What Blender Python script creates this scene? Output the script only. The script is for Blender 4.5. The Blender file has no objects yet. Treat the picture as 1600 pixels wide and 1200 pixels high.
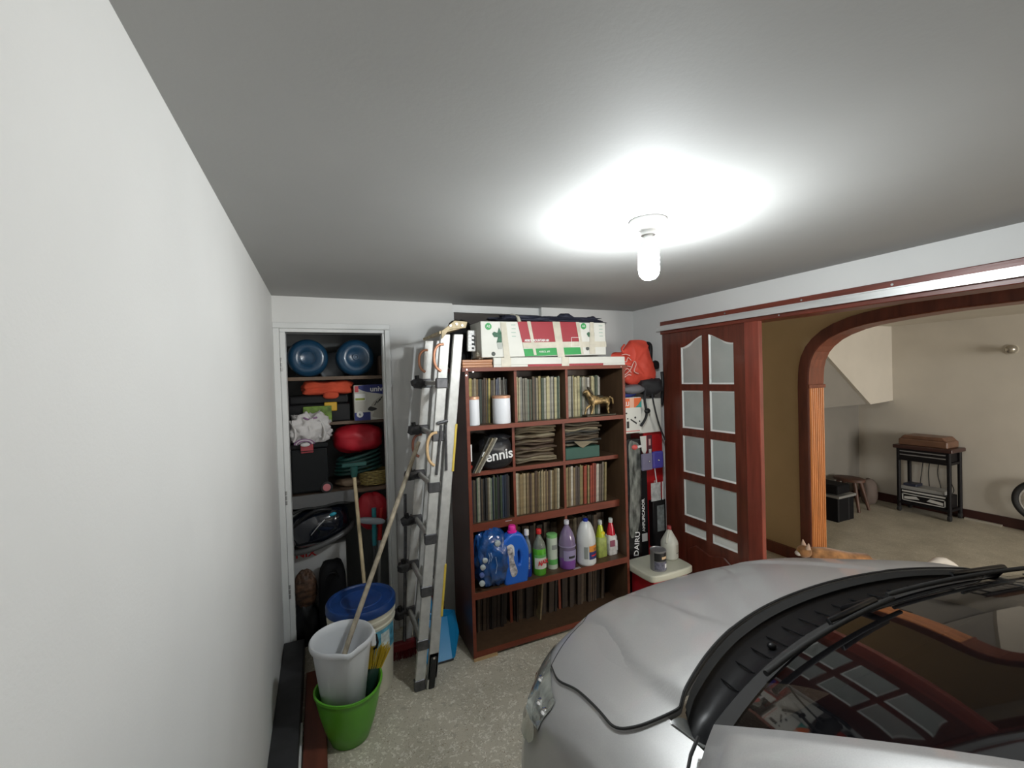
import bpy, bmesh, math, random
from mathutils import Vector, Matrix, noise
from math import sin, cos, pi, radians, sqrt
C = bpy.context.scene.collection
S = bpy.context.scene
R = random.Random(7)

# ------------------------------------------------------------ camera, world, lights, exposure
cam = bpy.data.cameras.new('camera'); camo = bpy.data.objects.new('camera', cam); C.objects.link(camo)
yaw, pitch, roll = .4192, -.0151, -.0294
fw = Vector((sin(yaw)*cos(pitch), cos(yaw)*cos(pitch), sin(pitch)))
r0 = Vector((cos(yaw), -sin(yaw), 0)); u0 = r0.cross(fw)
rt = r0*cos(roll)+u0*sin(roll); up = u0*cos(roll)-r0*sin(roll)
camo.matrix_world = Matrix(((rt.x, up.x, -fw.x, 0), (rt.y, up.y, -fw.y, 0), (rt.z, up.z, -fw.z, 1.68), (0, 0, 0, 1)))
cam.sensor_width = 36; cam.lens = 674.8*36/1600; cam.clip_start = .02
S.camera = camo
w = bpy.data.worlds.new('world'); S.world = w; w.use_nodes = True
w.node_tree.nodes['Background'].inputs[0].default_value = (.5, .55, .6, 1)
w.node_tree.nodes['Background'].inputs[1].default_value = .05
S.view_settings.view_transform = 'Standard'; S.view_settings.look = 'None'
S.view_settings.gamma = 1; S.view_settings.use_curve_mapping = False
S.view_settings.exposure = 0.0
BULB = 480.0
def area(name, loc, rot, sx, sy, power, col):
    l = bpy.data.lights.new(name, 'AREA'); l.shape = 'RECTANGLE'; l.size = sx; l.size_y = sy; l.energy = power; l.color = col
    o = bpy.data.objects.new(name, l); C.objects.link(o); o.location = loc; o.rotation_euler = rot
area('garage_fill_light', (1.0, -4.3, 1.1), (radians(90), 0, 0), 2.2, 1.7, 9, (.92, .96, 1))  # added soft fill from behind the camera; no gate is built there
area('living_room_fill_light', (4.9, -3.4, 1.4), (radians(90), 0, 0), 1.4, 1.5, 110, (1, .96, .90))  # added fill for daylight assumed in the living room; no window built there
area('hall_fill_light', (3.2, -4.2, 1.3), (radians(90), 0, 0), .8, 1.6, 95, (1, .97, .92))  # added fill to brighten the tan hall wall; no doorway behind it

# ------------------------------------------------------------ materials
def lin(c):
    return c/12.92 if c <= .04045 else ((c+.055)/1.055)**2.4
def hx(s):
    return tuple(lin(int(s[i:i+2], 16)/255) for i in (0, 2, 4))
MC = {}
def mat(name, col, rough=.5, metal=0., var=0., scale=20., bump=0., bscale=80., coat=0., trans=0., emit=None, es=0., stretch=None, spec=.5, alpha=1., sheen=0.):
    if name in MC: return MC[name]
    if isinstance(col, str): col = hx(col)
    m = bpy.data.materials.new(name); m.use_nodes = True; MC[name] = m
    nt = m.node_tree; b = nt.nodes['Principled BSDF']
    b.inputs['Base Color'].default_value = (*col, 1); b.inputs['Roughness'].default_value = rough
    b.inputs['Metallic'].default_value = metal; b.inputs['Coat Weight'].default_value = coat; b.inputs['Coat Roughness'].default_value = .04
    b.inputs['Transmission Weight'].default_value = trans; b.inputs['Specular IOR Level'].default_value = spec
    b.inputs['Alpha'].default_value = alpha; b.inputs['Sheen Weight'].default_value = sheen
    if emit: b.inputs['Emission Color'].default_value = (*emit, 1); b.inputs['Emission Strength'].default_value = es
    tc = None
    def coord(sc):
        t = nt.nodes.new('ShaderNodeTexCoord'); mp = nt.nodes.new('ShaderNodeMapping')
        mp.inputs['Scale'].default_value = sc; nt.links.new(t.outputs['Object'], mp.inputs[0]); return mp.outputs[0]
    if var:
        n = nt.nodes.new('ShaderNodeTexNoise'); n.inputs['Scale'].default_value = scale; n.inputs['Detail'].default_value = 5
        nt.links.new(coord(stretch or (1, 1, 1)), n.inputs['Vector'])
        r = nt.nodes.new('ShaderNodeValToRGB'); r.color_ramp.elements[0].position = .3; r.color_ramp.elements[1].position = .7
        r.color_ramp.elements[0].color = (*[c*(1-var) for c in col], 1); r.color_ramp.elements[1].color = (*[min(1, c*(1+var)) for c in col], 1)
        nt.links.new(n.outputs['Fac'], r.inputs[0]); nt.links.new(r.outputs[0], b.inputs['Base Color'])
    if bump:
        n = nt.nodes.new('ShaderNodeTexNoise'); n.inputs['Scale'].default_value = bscale; n.inputs['Detail'].default_value = 4
        nt.links.new(coord(stretch or (1, 1, 1)), n.inputs['Vector'])
        bp = nt.nodes.new('ShaderNodeBump'); bp.inputs['Strength'].default_value = bump; bp.inputs['Distance'].default_value = .004
        nt.links.new(n.outputs['Fac'], bp.inputs['Height']); nt.links.new(bp.outputs[0], b.inputs['Normal'])
    return m
def plastic(h, rough=.35, **k): return mat('plastic_'+h+str(rough), h, rough, **k)
def paper(h, **k): return mat('paper_'+h, h, .75, var=.12, scale=9, **k)

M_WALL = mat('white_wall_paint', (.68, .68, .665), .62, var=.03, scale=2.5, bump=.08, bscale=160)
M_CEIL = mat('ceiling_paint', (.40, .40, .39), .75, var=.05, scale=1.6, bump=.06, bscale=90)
M_TRIMW = mat('white_trim_paint', (.68, .69, .68), .4, var=.03, scale=6, bump=.1)
M_TAN = mat('tan_wall_paint', (.50, .385, .225), .7, var=.05, scale=3, bump=.2, bscale=140)
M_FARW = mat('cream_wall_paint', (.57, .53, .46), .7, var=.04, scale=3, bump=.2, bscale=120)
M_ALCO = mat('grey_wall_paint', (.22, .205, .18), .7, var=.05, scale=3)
M_MAH = mat('mahogany_wood', (.115, .028, .016), .32, var=.32, scale=9, stretch=(3, 3, .35), bump=.12, bscale=30, coat=.15)
M_MAHH = mat('mahogany_wood_beam', (.15, .032, .018), .35, var=.3, scale=9, stretch=(3, .3, 3), bump=.1, bscale=30)
M_CASE = mat('bookcase_laminate', (.16, .038, .02), .45, var=.2, scale=10, stretch=(.5, 3, 3), spec=.3)
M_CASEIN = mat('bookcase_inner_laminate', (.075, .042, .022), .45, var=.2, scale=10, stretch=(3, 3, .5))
M_ORW = mat('orange_varnished_wood', (.50, .19, .055), .35, var=.25, scale=12, stretch=(3, 3, .3))
M_ALU = mat('aluminium', (.62, .62, .60), .38, .75, var=.12, scale=25, bump=.1, bscale=120)
M_STEEL = mat('dark_steel', (.10, .10, .105), .45, .6, var=.3, scale=30)
M_BLACK = mat('black_plastic', (.008, .008, .009), .4, spec=.25)
M_BLACKM = mat('black_matte', (.007, .007, .008), .7, spec=.15)
M_CHROME = mat('chrome', (.8, .8, .8), .12, 1.)
M_RUB = mat('black_rubber', (.015, .015, .015), .75)
M_GLASSC = mat('clear_plastic', (.9, .93, .93), .08, trans=.9, spec=.5)
M_PAINT = mat('silver_car_paint', (.43, .425, .42), .45, .4, coat=.5, var=.04, scale=400)
def floor_mat(name, base, chips):
    m = mat(name, base, .38)
    nt = m.node_tree; b = nt.nodes['Principled BSDF']
    t = nt.nodes.new('ShaderNodeTexCoord')
    cur = None
    for i, (sc, lo, hi, col) in enumerate(chips):
        mp = nt.nodes.new('ShaderNodeMapping'); mp.inputs['Location'].default_value = (i*3.1, i*1.7, 0); nt.links.new(t.outputs['Object'], mp.inputs[0])
        nz = nt.nodes.new('ShaderNodeTexNoise'); nz.inputs['Scale'].default_value = sc*.8; nt.links.new(mp.outputs[0], nz.inputs['Vector'])
        ad = nt.nodes.new('ShaderNodeMixRGB'); ad.inputs[0].default_value = .12; nt.links.new(mp.outputs[0], ad.inputs[1]); nt.links.new(nz.outputs['Color'], ad.inputs[2])
        v = nt.nodes.new('ShaderNodeTexVoronoi'); v.inputs['Scale'].default_value = sc; nt.links.new(ad.outputs[0], v.inputs['Vector'])
        sp = nt.nodes.new('ShaderNodeSeparateColor'); nt.links.new(v.outputs['Color'], sp.inputs[0])
        g = nt.nodes.new('ShaderNodeMath'); g.operation = 'GREATER_THAN'; g.inputs[1].default_value = lo; nt.links.new(sp.outputs[0], g.inputs[0])
        l = nt.nodes.new('ShaderNodeMath'); l.operation = 'LESS_THAN'; l.inputs[1].default_value = hi; nt.links.new(v.outputs['Distance'], l.inputs[0])
        mu = nt.nodes.new('ShaderNodeMath'); mu.operation = 'MULTIPLY'; nt.links.new(g.outputs[0], mu.inputs[0]); nt.links.new(l.outputs[0], mu.inputs[1])
        mx = nt.nodes.new('ShaderNodeMixRGB'); nt.links.new(mu.outputs[0], mx.inputs[0]); mx.inputs[2].default_value = (*col, 1)
        if cur is None: mx.inputs[1].default_value = (*base, 1)
        else: nt.links.new(cur, mx.inputs[1])
        cur = mx.outputs[0]
    n = nt.nodes.new('ShaderNodeTexNoise'); n.inputs['Scale'].default_value = 4; n.inputs['Detail'].default_value = 8; nt.links.new(t.outputs['Object'], n.inputs['Vector'])
    rr = nt.nodes.new('ShaderNodeValToRGB'); rr.color_ramp.elements[0].position = .3; rr.color_ramp.elements[0].color = (.72, .72, .70, 1); rr.color_ramp.elements[1].position = .7; rr.color_ramp.elements[1].color = (1, 1, 1, 1)
    nt.links.new(n.outputs['Fac'], rr.inputs[0])
    mm = nt.nodes.new('ShaderNodeMixRGB'); mm.blend_type = 'MULTIPLY'; mm.inputs[0].default_value = 1; nt.links.new(cur, mm.inputs[1]); nt.links.new(rr.outputs[0], mm.inputs[2])
    nt.links.new(mm.outputs[0], b.inputs['Base Color'])
    return m
M_FLOOR = floor_mat('terrazzo', (.58, .535, .43), [(38, .35, .38, (.80, .76, .66)), (60, .8, .30, (.28, .21, .14)), (95, .84, .32, (.12, .11, .09)), (24, .72, .30, (.46, .42, .34))])
M_FLOORB = floor_mat('terrazzo_living', (.50, .46, .37), [(42, .35, .38, (.60, .56, .47)), (60, .8, .3, (.22, .18, .12))])

# ------------------------------------------------------------ mesh builder
class M:
    def __init__(s): s.v = []; s.f = []
    def add(s, vs, fs, mx=None):
        n = len(s.v)
        s.v += [tuple(mx @ Vector(p)) if mx else tuple(p) for p in vs]
        s.f += [tuple(i+n for i in f) for f in fs]; return s
    def box(s, x0, y0, z0, x1, y1, z1, mx=None):
        vs = [(x0,y0,z0),(x1,y0,z0),(x1,y1,z0),(x0,y1,z0),(x0,y0,z1),(x1,y0,z1),(x1,y1,z1),(x0,y1,z1)]
        return s.add(vs, [(0,3,2,1),(4,5,6,7),(0,1,5,4),(1,2,6,5),(2,3,7,6),(3,0,4,7)], mx)
    def lathe(s, prof, n=24, cx=0, cy=0, sx=1, sy=1, mx=None, cap=True, a0=0, a1=2*pi, sq=0):
        full = abs(a1-a0-2*pi) < 1e-6; k = n if full else n+1; vs = []; fs = []
        for r, z in prof:
            for i in range(k):
                a = a0+(a1-a0)*i/n; q = 1
                if sq: q = (abs(cos(a))**sq+abs(sin(a))**sq)**(-1/sq)
                vs.append((cx+r*q*cos(a)*sx, cy+r*q*sin(a)*sy, z))
        for j in range(len(prof)-1):
            for i in range(n):
                a = j*k+i; b = j*k+(i+1) % k
                fs.append((a, b, b+k, a+k))
        if cap and full:
            if prof[0][0] > 1e-5: fs.append(tuple(range(k-1, -1, -1)))
            if prof[-1][0] > 1e-5: fs.append(tuple(range((len(prof)-1)*k, len(prof)*k)))
        return s.add(vs, fs, mx)
    def cyl(s, p0, p1, r0, r1=None, n=12):
        p0 = Vector(p0); p1 = Vector(p1); r1 = r0 if r1 is None else r1; d = p1-p0; q = d.to_track_quat('Z', 'Y').to_matrix().to_4x4()
        return s.lathe([(r0, 0), (r1, d.length)], n, mx=Matrix.Translation(p0) @ q)
    def tube(s, pts, r, n=8, closed=False):
        pts = [Vector(p) for p in pts]; k = len(pts); vs = []; fs = []; upv = None
        for i, p in enumerate(pts):
            a = pts[(i-1) % k] if (closed or i > 0) else p; b = pts[(i+1) % k] if (closed or i < k-1) else p
            t = (b-a).normalized()
            if upv is None: upv = t.orthogonal().normalized()
            upv = (upv-t*upv.dot(t)).normalized(); sd = t.cross(upv)
            rr = r[i] if isinstance(r, (list, tuple)) else r
            for j in range(n):
                an = 2*pi*j/n; vs.append(p+upv*cos(an)*rr+sd*sin(an)*rr)
        for i in range(k if closed else k-1):
            for j in range(n):
                a = i*n+j; b = i*n+(j+1) % n; c = ((i+1) % k)*n
                fs.append((a, b, c+(j+1) % n, c+j))
        if not closed: fs.append(tuple(range(n-1, -1, -1))); fs.append(tuple(range((k-1)*n, k*n)))
        return s.add(vs, fs)
    def prism(s, poly, axis, t0, t1, mx=None):
        def P(a, b, t): return (t, a, b) if axis == 'x' else (a, t, b) if axis == 'y' else (a, b, t)
        n = len(poly); vs = [P(a, b, t0) for a, b in poly]+[P(a, b, t1) for a, b in poly]
        return s.add(vs, [tuple(range(n-1, -1, -1)), tuple(range(n, 2*n))]+[(i, (i+1) % n, n+(i+1) % n, n+i) for i in range(n)], mx)
    def grid(s, fn, nu, nv, mx=None):
        vs = [fn(i/nu, j/nv) for j in range(nv+1) for i in range(nu+1)]
        return s.add(vs, [(j*(nu+1)+i, j*(nu+1)+i+1, (j+1)*(nu+1)+i+1, (j+1)*(nu+1)+i) for j in range(nv) for i in range(nu)], mx)
    def blob(s, c, rx, ry, rz, amp=.1, fr=2., sq=2., seed=0, n=28, flat=None, ridge=False):
        vs = []; m = n//2
        for j in range(m+1):
            th = pi*j/m
            for i in range(n):
                a = 2*pi*i/n; d = Vector((sin(th)*cos(a), sin(th)*sin(a), cos(th)))
                q = (abs(d.x)**sq+abs(d.y)**sq+abs(d.z)**sq)**(-1/sq)
                nz = noise.noise(d*fr+Vector((seed, seed*1.7, 0)))+.5*noise.noise(d*fr*2.3+Vector((seed, 5, 0)))
                if ridge: nz = 1-3*abs(nz)
                q *= 1+amp*nz
                p = Vector((c[0]+d.x*rx*q, c[1]+d.y*ry*q, c[2]+d.z*rz*q))
                if flat is not None and p.z < flat: p.z = flat
                vs.append(p)
        fs = [(j*n+i, (j+1)*n+i, (j+1)*n+(i+1) % n, j*n+(i+1) % n) for j in range(m) for i in range(n)]
        return s.add(vs, fs)
    def build(s, name, m, parent=None, smooth=None, bevel=0, seg=1, loc=None, rot=None, solid=0, sub=0):
        me = bpy.data.meshes.new(name); me.from_pydata(s.v, [], s.f); me.validate(verbose=False)
        b = bmesh.new(); b.from_mesh(me); bmesh.ops.remove_doubles(b, verts=b.verts, dist=1e-5); bmesh.ops.recalc_face_normals(b, faces=b.faces); b.to_mesh(me); b.free()
        me.materials.append(m)
        if smooth is not None:
            for p in me.polygons: p.use_smooth = True
            me.set_sharp_from_angle(angle=radians(smooth))
        o = bpy.data.objects.new(name, me); C.objects.link(o)
        if parent: o.parent = parent
        if loc: o.location = loc
        if rot: o.rotation_euler = rot
        if solid: q = o.modifiers.new('s', 'SOLIDIFY'); q.thickness = solid; q.offset = -1
        if bevel: q = o.modifiers.new('b', 'BEVEL'); q.width = bevel; q.segments = seg; q.limit_method = 'ANGLE'; q.angle_limit = radians(40)
        if sub: q = o.modifiers.new('u', 'SUBSURF'); q.levels = q.render_levels = sub
        return o
def B(*a, **k): return M().box(*a, **k)
def lathe_close(prof): return prof
def tag(o, label=None, cat=None, group=None, kind=None):
    if label: o['label'] = label
    if cat: o['category'] = cat
    if group: o['group'] = group
    if kind: o['kind'] = kind
    return o
def thing(name, label, cat, loc=(0, 0, 0), rz=0, group=None, rot=None):
    o = bpy.data.objects.new(name, None); C.objects.link(o); o.empty_display_size = .05
    o.location = loc; o.rotation_euler = rot or (0, 0, rz)
    return tag(o, label, cat, group)
def struct(name, m, mt, **k): return tag(m.build(name, mt, **k), kind='structure')
def text(s, size, m, parent, loc, rot, name='lettering', ext=.0006, sx=1., bold=0.):
    cu = bpy.data.curves.new(name, 'FONT'); cu.body = s; cu.size = size; cu.extrude = ext; cu.align_x = 'CENTER'; cu.align_y = 'CENTER'; cu.offset = bold; cu.resolution_u = 3
    t = bpy.data.objects.new(name, cu); C.objects.link(t); bpy.context.view_layer.update()
    me = bpy.data.meshes.new_from_object(t.evaluated_get(bpy.context.evaluated_depsgraph_get()))
    bpy.data.objects.remove(t); bpy.data.curves.remove(cu)
    me.materials.clear(); me.materials.append(m)
    o = bpy.data.objects.new(name, me); C.objects.link(o); o.parent = parent; o.location = loc; o.rotation_euler = rot; o.scale = (sx, 1, 1)
    return o
FRONT = (radians(90), 0, 0)          # lettering that faces the camera side (-Y)
M_WHT = mat('white_print', (.75, .75, .74), .5)
M_BLKP = mat('black_print', (.01, .01, .01), .5)

# ------------------------------------------------------------ the room
H = 2.2214
struct('floor', B(-.4, -4.5, -.1, 3.0, 3.7, 0), M_FLOOR)
struct('floor_living', B(3.0, -4.5, -.1, 6.6, 4.2, 0), M_FLOORB)
struct('wall_left', B(-.37, -4.5, 0, -.25, 3.7, H+.02), M_WALL)
bk = M()
bk.box(-.25, 2.995, 0, -.184, 3.10, H); bk.box(.407, 2.995, 0, .885, 3.10, H); bk.box(-.184, 2.995, 2.0, .407, 3.10, H)
bk.box(1.605, 2.995, 0, 2.62, 3.10, H)
struct('wall_back', bk, M_WALL)
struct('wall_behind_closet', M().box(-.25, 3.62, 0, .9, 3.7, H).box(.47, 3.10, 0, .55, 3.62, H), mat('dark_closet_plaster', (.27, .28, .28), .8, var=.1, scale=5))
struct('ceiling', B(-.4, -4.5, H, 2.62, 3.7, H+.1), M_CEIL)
struct('ceiling_hall', B(2.62, -4.5, 2.32, 4.1, 3.7, 2.4), M_FARW)
struct('ceiling_living', B(4.08, -4.5, 2.166, 6.6, 4.2, 2.26), M_FARW)
wr = M(); wr.box(2.5, 2.66, 0, 2.62, 3.0, H); wr.box(2.5, -4.5, 2.085, 2.62, 2.66, 2.33)
struct('wall_right', wr, M_WALL)
struct('wall_hall_end', B(2.62, 3.3, 0, 3.8, 3.4, 2.33), M_TAN)
struct('wall_rear', B(-.4, -4.6, 0, 6.6, -4.5, 2.4), M_WALL)
# tan wall with the arch
arch = [(2.31, 0), (2.31, 1.53)]
ya, za, yb, zb = 2.34, 1.53, 1.45, 2.035
arc = []
for i in range(1, 15):
    a = pi/2*i/14; arc.append((yb+(ya-yb)*cos(a)**.85, za+(zb-za)*sin(a)**.95))
arc = [(2.306, 1.62), (2.30, 1.69), (2.285, 1.755), (2.255, 1.82), (2.215, 1.868), (2.15, 1.92), (2.08, 1.955), (1.98, 1.988), (1.88, 2.008), (1.76, 2.022), (1.60, 2.034), (1.4, 2.045)]
arcm = [(-2.2-(y-ya), z) for y, z in reversed(arc)]
inner = arch+arc+[(-1.31, 2.06)]+[(-1.31-(y-1.45), z+.02) for y, z in reversed(arc)]+[(-2.2, 1.53), (-2.2, 0)]
inner = arch+arc
tw = M()
tw.box(3.78, 2.31, 0, 3.945, 3.4, 2.33)
def arch_band(m, off0, off1, x0, x1):
    # band following the arch outline between two offsets outward
    pts = arch+arc+[(.2, 2.05), (-1.0, 2.065)]
    def offs(o):
        out = []
        for i, p in enumerate(pts):
            a = Vector(pts[max(0, i-1)]); b = Vector(pts[min(len(pts)-1, i+1)]); t = (b-a).normalized(); n = Vector((t.y, -t.x))
            out.append((p[0]+n.x*o, p[1]+n.y*o))
        return out
    A = offs(off0); Bb = offs(off1)
    for i in range(len(pts)-1):
        m.prism([A[i], A[i+1], Bb[i+1], Bb[i]], 'x', x0, x1)
pts_all = arch[1:]+arc+[(.2, 2.05), (-1.0, 2.065), (-1.9, 2.065), (-4.5, 2.065)]
for i in range(len(pts_all)-1):
    (a, b), (c, d) = pts_all[i], pts_all[i+1]
    tw.prism([(a, b), (c, d), (c, 2.33), (a, 2.33)], 'x', 3.78, 3.945)
struct('wall_arch', tw, M_TAN)
cs = M(); arch_band(cs, .0, .085, 3.755, 3.782)
tc = struct('trim_1', cs, M_MAH, bevel=.003)
cl = M(); arch_band(cl, -.008, .0, 3.757, 3.96)
cl.box(3.745, 2.288, 1.515, 3.965, 2.31, 1.545)
struct('trim_2', cl, mat('arch_soffit_wood', (.17, .052, .028), .35, var=.25, scale=10, stretch=(3, 3, .4)), bevel=.002)
fl = M().box(3.765, 2.298, .0, 3.955, 2.3098, 1.515)
for i in range(7):
    x = 3.782+i*.0262; fl.cyl((x, 2.299, 0), (x, 2.299, 1.515), .0095, n=10)
tag(fl.build('trim_3', M_ORW, smooth=40), kind='structure')
struct('baseboard_hall', B(3.76, 2.395, 0, 3.78, 3.3, .1), M_MAH)
struct('baseboard_living', B(6.38, -4.5, 0, 6.4, 3.28, .10), mat('dark_baseboard', (.045, .014, .012), .4))
struct('baseboard_alcove', B(4.08, 3.28, 0, 6.4, 3.30, .09), MC['dark_baseboard'])
struct('wall_far', B(6.4, -4.5, 0, 6.5, 4.2, 2.2), M_FARW)
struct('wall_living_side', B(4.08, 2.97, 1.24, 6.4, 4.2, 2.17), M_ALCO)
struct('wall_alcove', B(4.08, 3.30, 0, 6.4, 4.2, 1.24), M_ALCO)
struct('wall_stairs', M().prism([(6.4, 2.17), (6.4, 1.262), (5.93, 1.238), (5.07, 1.85), (4.6, 2.17)], 'y', 2.93, 3.2), M_FARW)

# header beam, rail
struct('trim_4', M().box(2.485, -4.5, 1.985, 2.63, 2.66, 2.085), M_MAHH, bevel=.004)
rail = M().box(2.455, -4.5, 2.012, 2.485, 2.665, 2.044).box(2.447, -4.5, 2.008, 2.459, 2.665, 2.014).box(2.447, -4.5, 2.042, 2.459, 2.665, 2.048)
ro = struct('trim_5', rail, mat('rail_aluminium', (.72, .73, .72), .35, .6, var=.1, scale=8, stretch=(3, .4, 3)))
sc = M()
for y in (2.05, 1.55, 1.13, .6):
    sc.cyl((2.485, y, 2.065), (2.478, y, 2.065), .006, n=10)
sc.cyl((2.5, 1.68, 1.999), (2.478, 1.68, 1.999), .005, n=10)
sc.build('screw', M_CHROME, ro)
# sliding door with frosted panes
def door():
    d = tag(bpy.data.objects.new('door_1', None), kind='structure'); C.objects.link(d); d.location = (2.5, 2.3, 0)
    d['label'] = 'mahogany sliding door leaf with ten frosted panes at the back corner'
    y0, y1 = -.395, .35            # local: 1.905 .. 2.65
    fr = M(); T0, T1 = 0, .04
    fr.box(T0, .165, .01, T1, y1, 1.985)          # stile by the corner
    fr.box(T0, y0, .01, T1, -.292, 1.985)         # stile near the post
    fr.box(T0+.002, -.09, .44, T1-.002, -.035, 1.96)  # muntin
    fr.box(T0, -.292, .01, T1, .165, .14)
    rails = [(.44, .466), (.535, .597), (.872, .928), (1.205, 1.262), (1.545, 1.592)]
    for a, b in rails: fr.box(T0+.001, -.292, a, T1-.001, .165, b)
    def top(y): return 1.865+.082*cos((y+.0625)/.2275*pi*.5)**1.6
    def Z(y): t = min(1, abs(y+.0625)/.2275); return 1.868+.078*(.5+.5*cos(pi*t))
    n = 24
    for i in range(n):
        a = -.292+.457*i/n; b = -.292+.457*(i+1)/n
        fr.prism([(a, Z(a)), (b, Z(b)), (b, 1.985), (a, 1.985)], 'x', T0+.001, T1-.001)
    fr.build('door_frame', M_MAH, d)
    fr2 = M().box(.008, -.292, .14, .032, .165, .44)
    fr2.build('lower_panel', M_MAH, d)
    p = M().prism([(-.25, .18), (.125, .18), (.125, .36), (.06, .40), (-.0625, .37), (-.185, .40), (-.25, .36)], 'x', -.004, .01)
    p.build('raised_panel', M_MAH, d, bevel=.006)
    gm = mat('frosted_glass', (.40, .43, .40), .28, var=.06, scale=6, spec=.6)
    gb = mat('bevelled_glass_edge', (.78, .80, .76), .2)
    rows = [(1.592, None), (1.262, 1.545), (.928, 1.205), (.597, .872), (.466, .535)]
    for c0, c1 in ((-.292, -.09), (-.035, .165)):
        for k, (za, zb2) in enumerate(rows):
            out = []
            if zb2: out = [(c0, za), (c1, za), (c1, zb2), (c0, zb2)]
            else:
                out = [(c0, za), (c1, za)]+[(c1-(c1-c0)*i/8, Z(c1-(c1-c0)*i/8)) for i in range(9)]
            cy = sum(q[0] for q in out)/len(out); cz = (za+(zb2 or 1.9))/2
            pane = M(); pane.prism(out, 'x', .014, .022)
            po = pane.build('pane', gm if k < 4 else gb, d)
            ins = [(cy+(y-cy)*(1-.011/abs(y-cy)) if abs(y-cy) > .012 else y, cz+(z-cz)*(1-.011/max(.03, abs(z-cz)))) for y, z in out]
            e = M(); n = len(out)
            vs = [(.006, y, z) for y, z in out]+[(.0135, y, z) for y, z in ins]
            e.add(vs, [(i, (i+1) % n, n+(i+1) % n, n+i) for i in range(n)])
            e.build('bevelled_edge', gb, po)
    return d
door()
struct('door_2', M().box(2.462, 1.80, .01, 2.497, 1.90, 1.985), mat('red_mahogany', (.21, .045, .028), .32, var=.25, scale=9, stretch=(3, 3, .35)), bevel=.003)
# closet frame
tf = M(); tf.box(-.25, 2.975, 0, -.215, 2.994, 2.022); tf.box(.407, 2.975, 0, .442, 2.994, 2.022); tf.box(-.25, 2.975, 2.0225, .442, 2.994, 2.058)
tf.box(-.2145, 2.985, 0, -.183, 3.05, 1.9995); tf.box(.392, 2.985, 0, .4065, 3.05, 1.9995); tf.box(-.2145, 2.985, 2.0, .4065, 3.05, 2.022)
fr = struct('trim_6', tf, M_TRIMW, bevel=.003)
for z in (1.80, .98, .40):
    h = M()
    for q in (-.03, 0, .03): h.cyl((-.209, 2.986, z+q-.012), (-.209, 2.986, z+q+.012), .006, n=8)
    h.build('hinge', mat('dull_hinge_steel', (.35, .35, .34), .5, .6), fr)
# high window opening with a closed dark shutter
wf = M(); wf.box(.887, 3.03, 2.165, 1.603, 3.06, H-.002); wf.box(1.53, 3.03, .002, 1.603, 3.06, 2.1645); wf.box(.887, 3.03, .002, .905, 3.06, 2.1645)
wo = struct('window_1', wf, M_TRIMW)
B(.905, 3.07, 0, 1.53, 3.09, 2.165).build('shutter', mat('dark_brown_shutter', (.05, .04, .033), .6, var=.3, scale=10, stretch=(.5, 1, 3)), wo)
struct('wall_recess', B(.885, 3.09, 0, 1.605, 3.12, H), M_WALL)
# left floor edge
struct('baseboard_left', B(-.25, .3, 0, -.135, 2.97, .10), mat('black_baseboard', (.025, .025, .027), .5, var=.3, scale=12), bevel=.004)
struct('trim_7', B(-.135, .3, 0, -.126, 2.3, .055), M_TRIMW)
M_PLANK = mat('red_brown_plank', (.13, .035, .02), .4, var=.3, scale=10, stretch=(3, .3, 3))
tag(B(-.122, .6, 0, -.022, 2.72, .035).build('plank', M_PLANK, bevel=.003), 'long red-brown wooden board lying on floor along the left wall', 'board')

# ------------------------------------------------------------ bare bulb on the ceiling
t = thing('ceiling_lamp', 'bare glowing bulb in a round white ceiling fitting', 'lamp', (1.082, 1.204, H))
M_CER = mat('lamp_ceramic', (.75, .75, .74), .35)
M().lathe([(.064, 0), (.066, -.006), (.062, -.014), (.045, -.026), (.028, -.036), (.024, -.048), (.026, -.052)], 40).build('fitting', M_CER, t, smooth=50)
M().lathe([(.016, -.05), (.018, -.062), (.026, -.072), (.032, -.085), (.032, -.098)], 32).build('bulb_collar', M_CER, t, smooth=50)
M().lathe([(.030, -.098), (.034, -.105), (.036, -.13), (.036, -.175), (.033, -.192), (.022, -.205), (.0001, -.211)], 24).build('glowing_bulb', mat('lit_bulb', (1, 1, 1), .5, emit=(.93, .98, 1), es=BULB), t, smooth=60)
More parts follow.
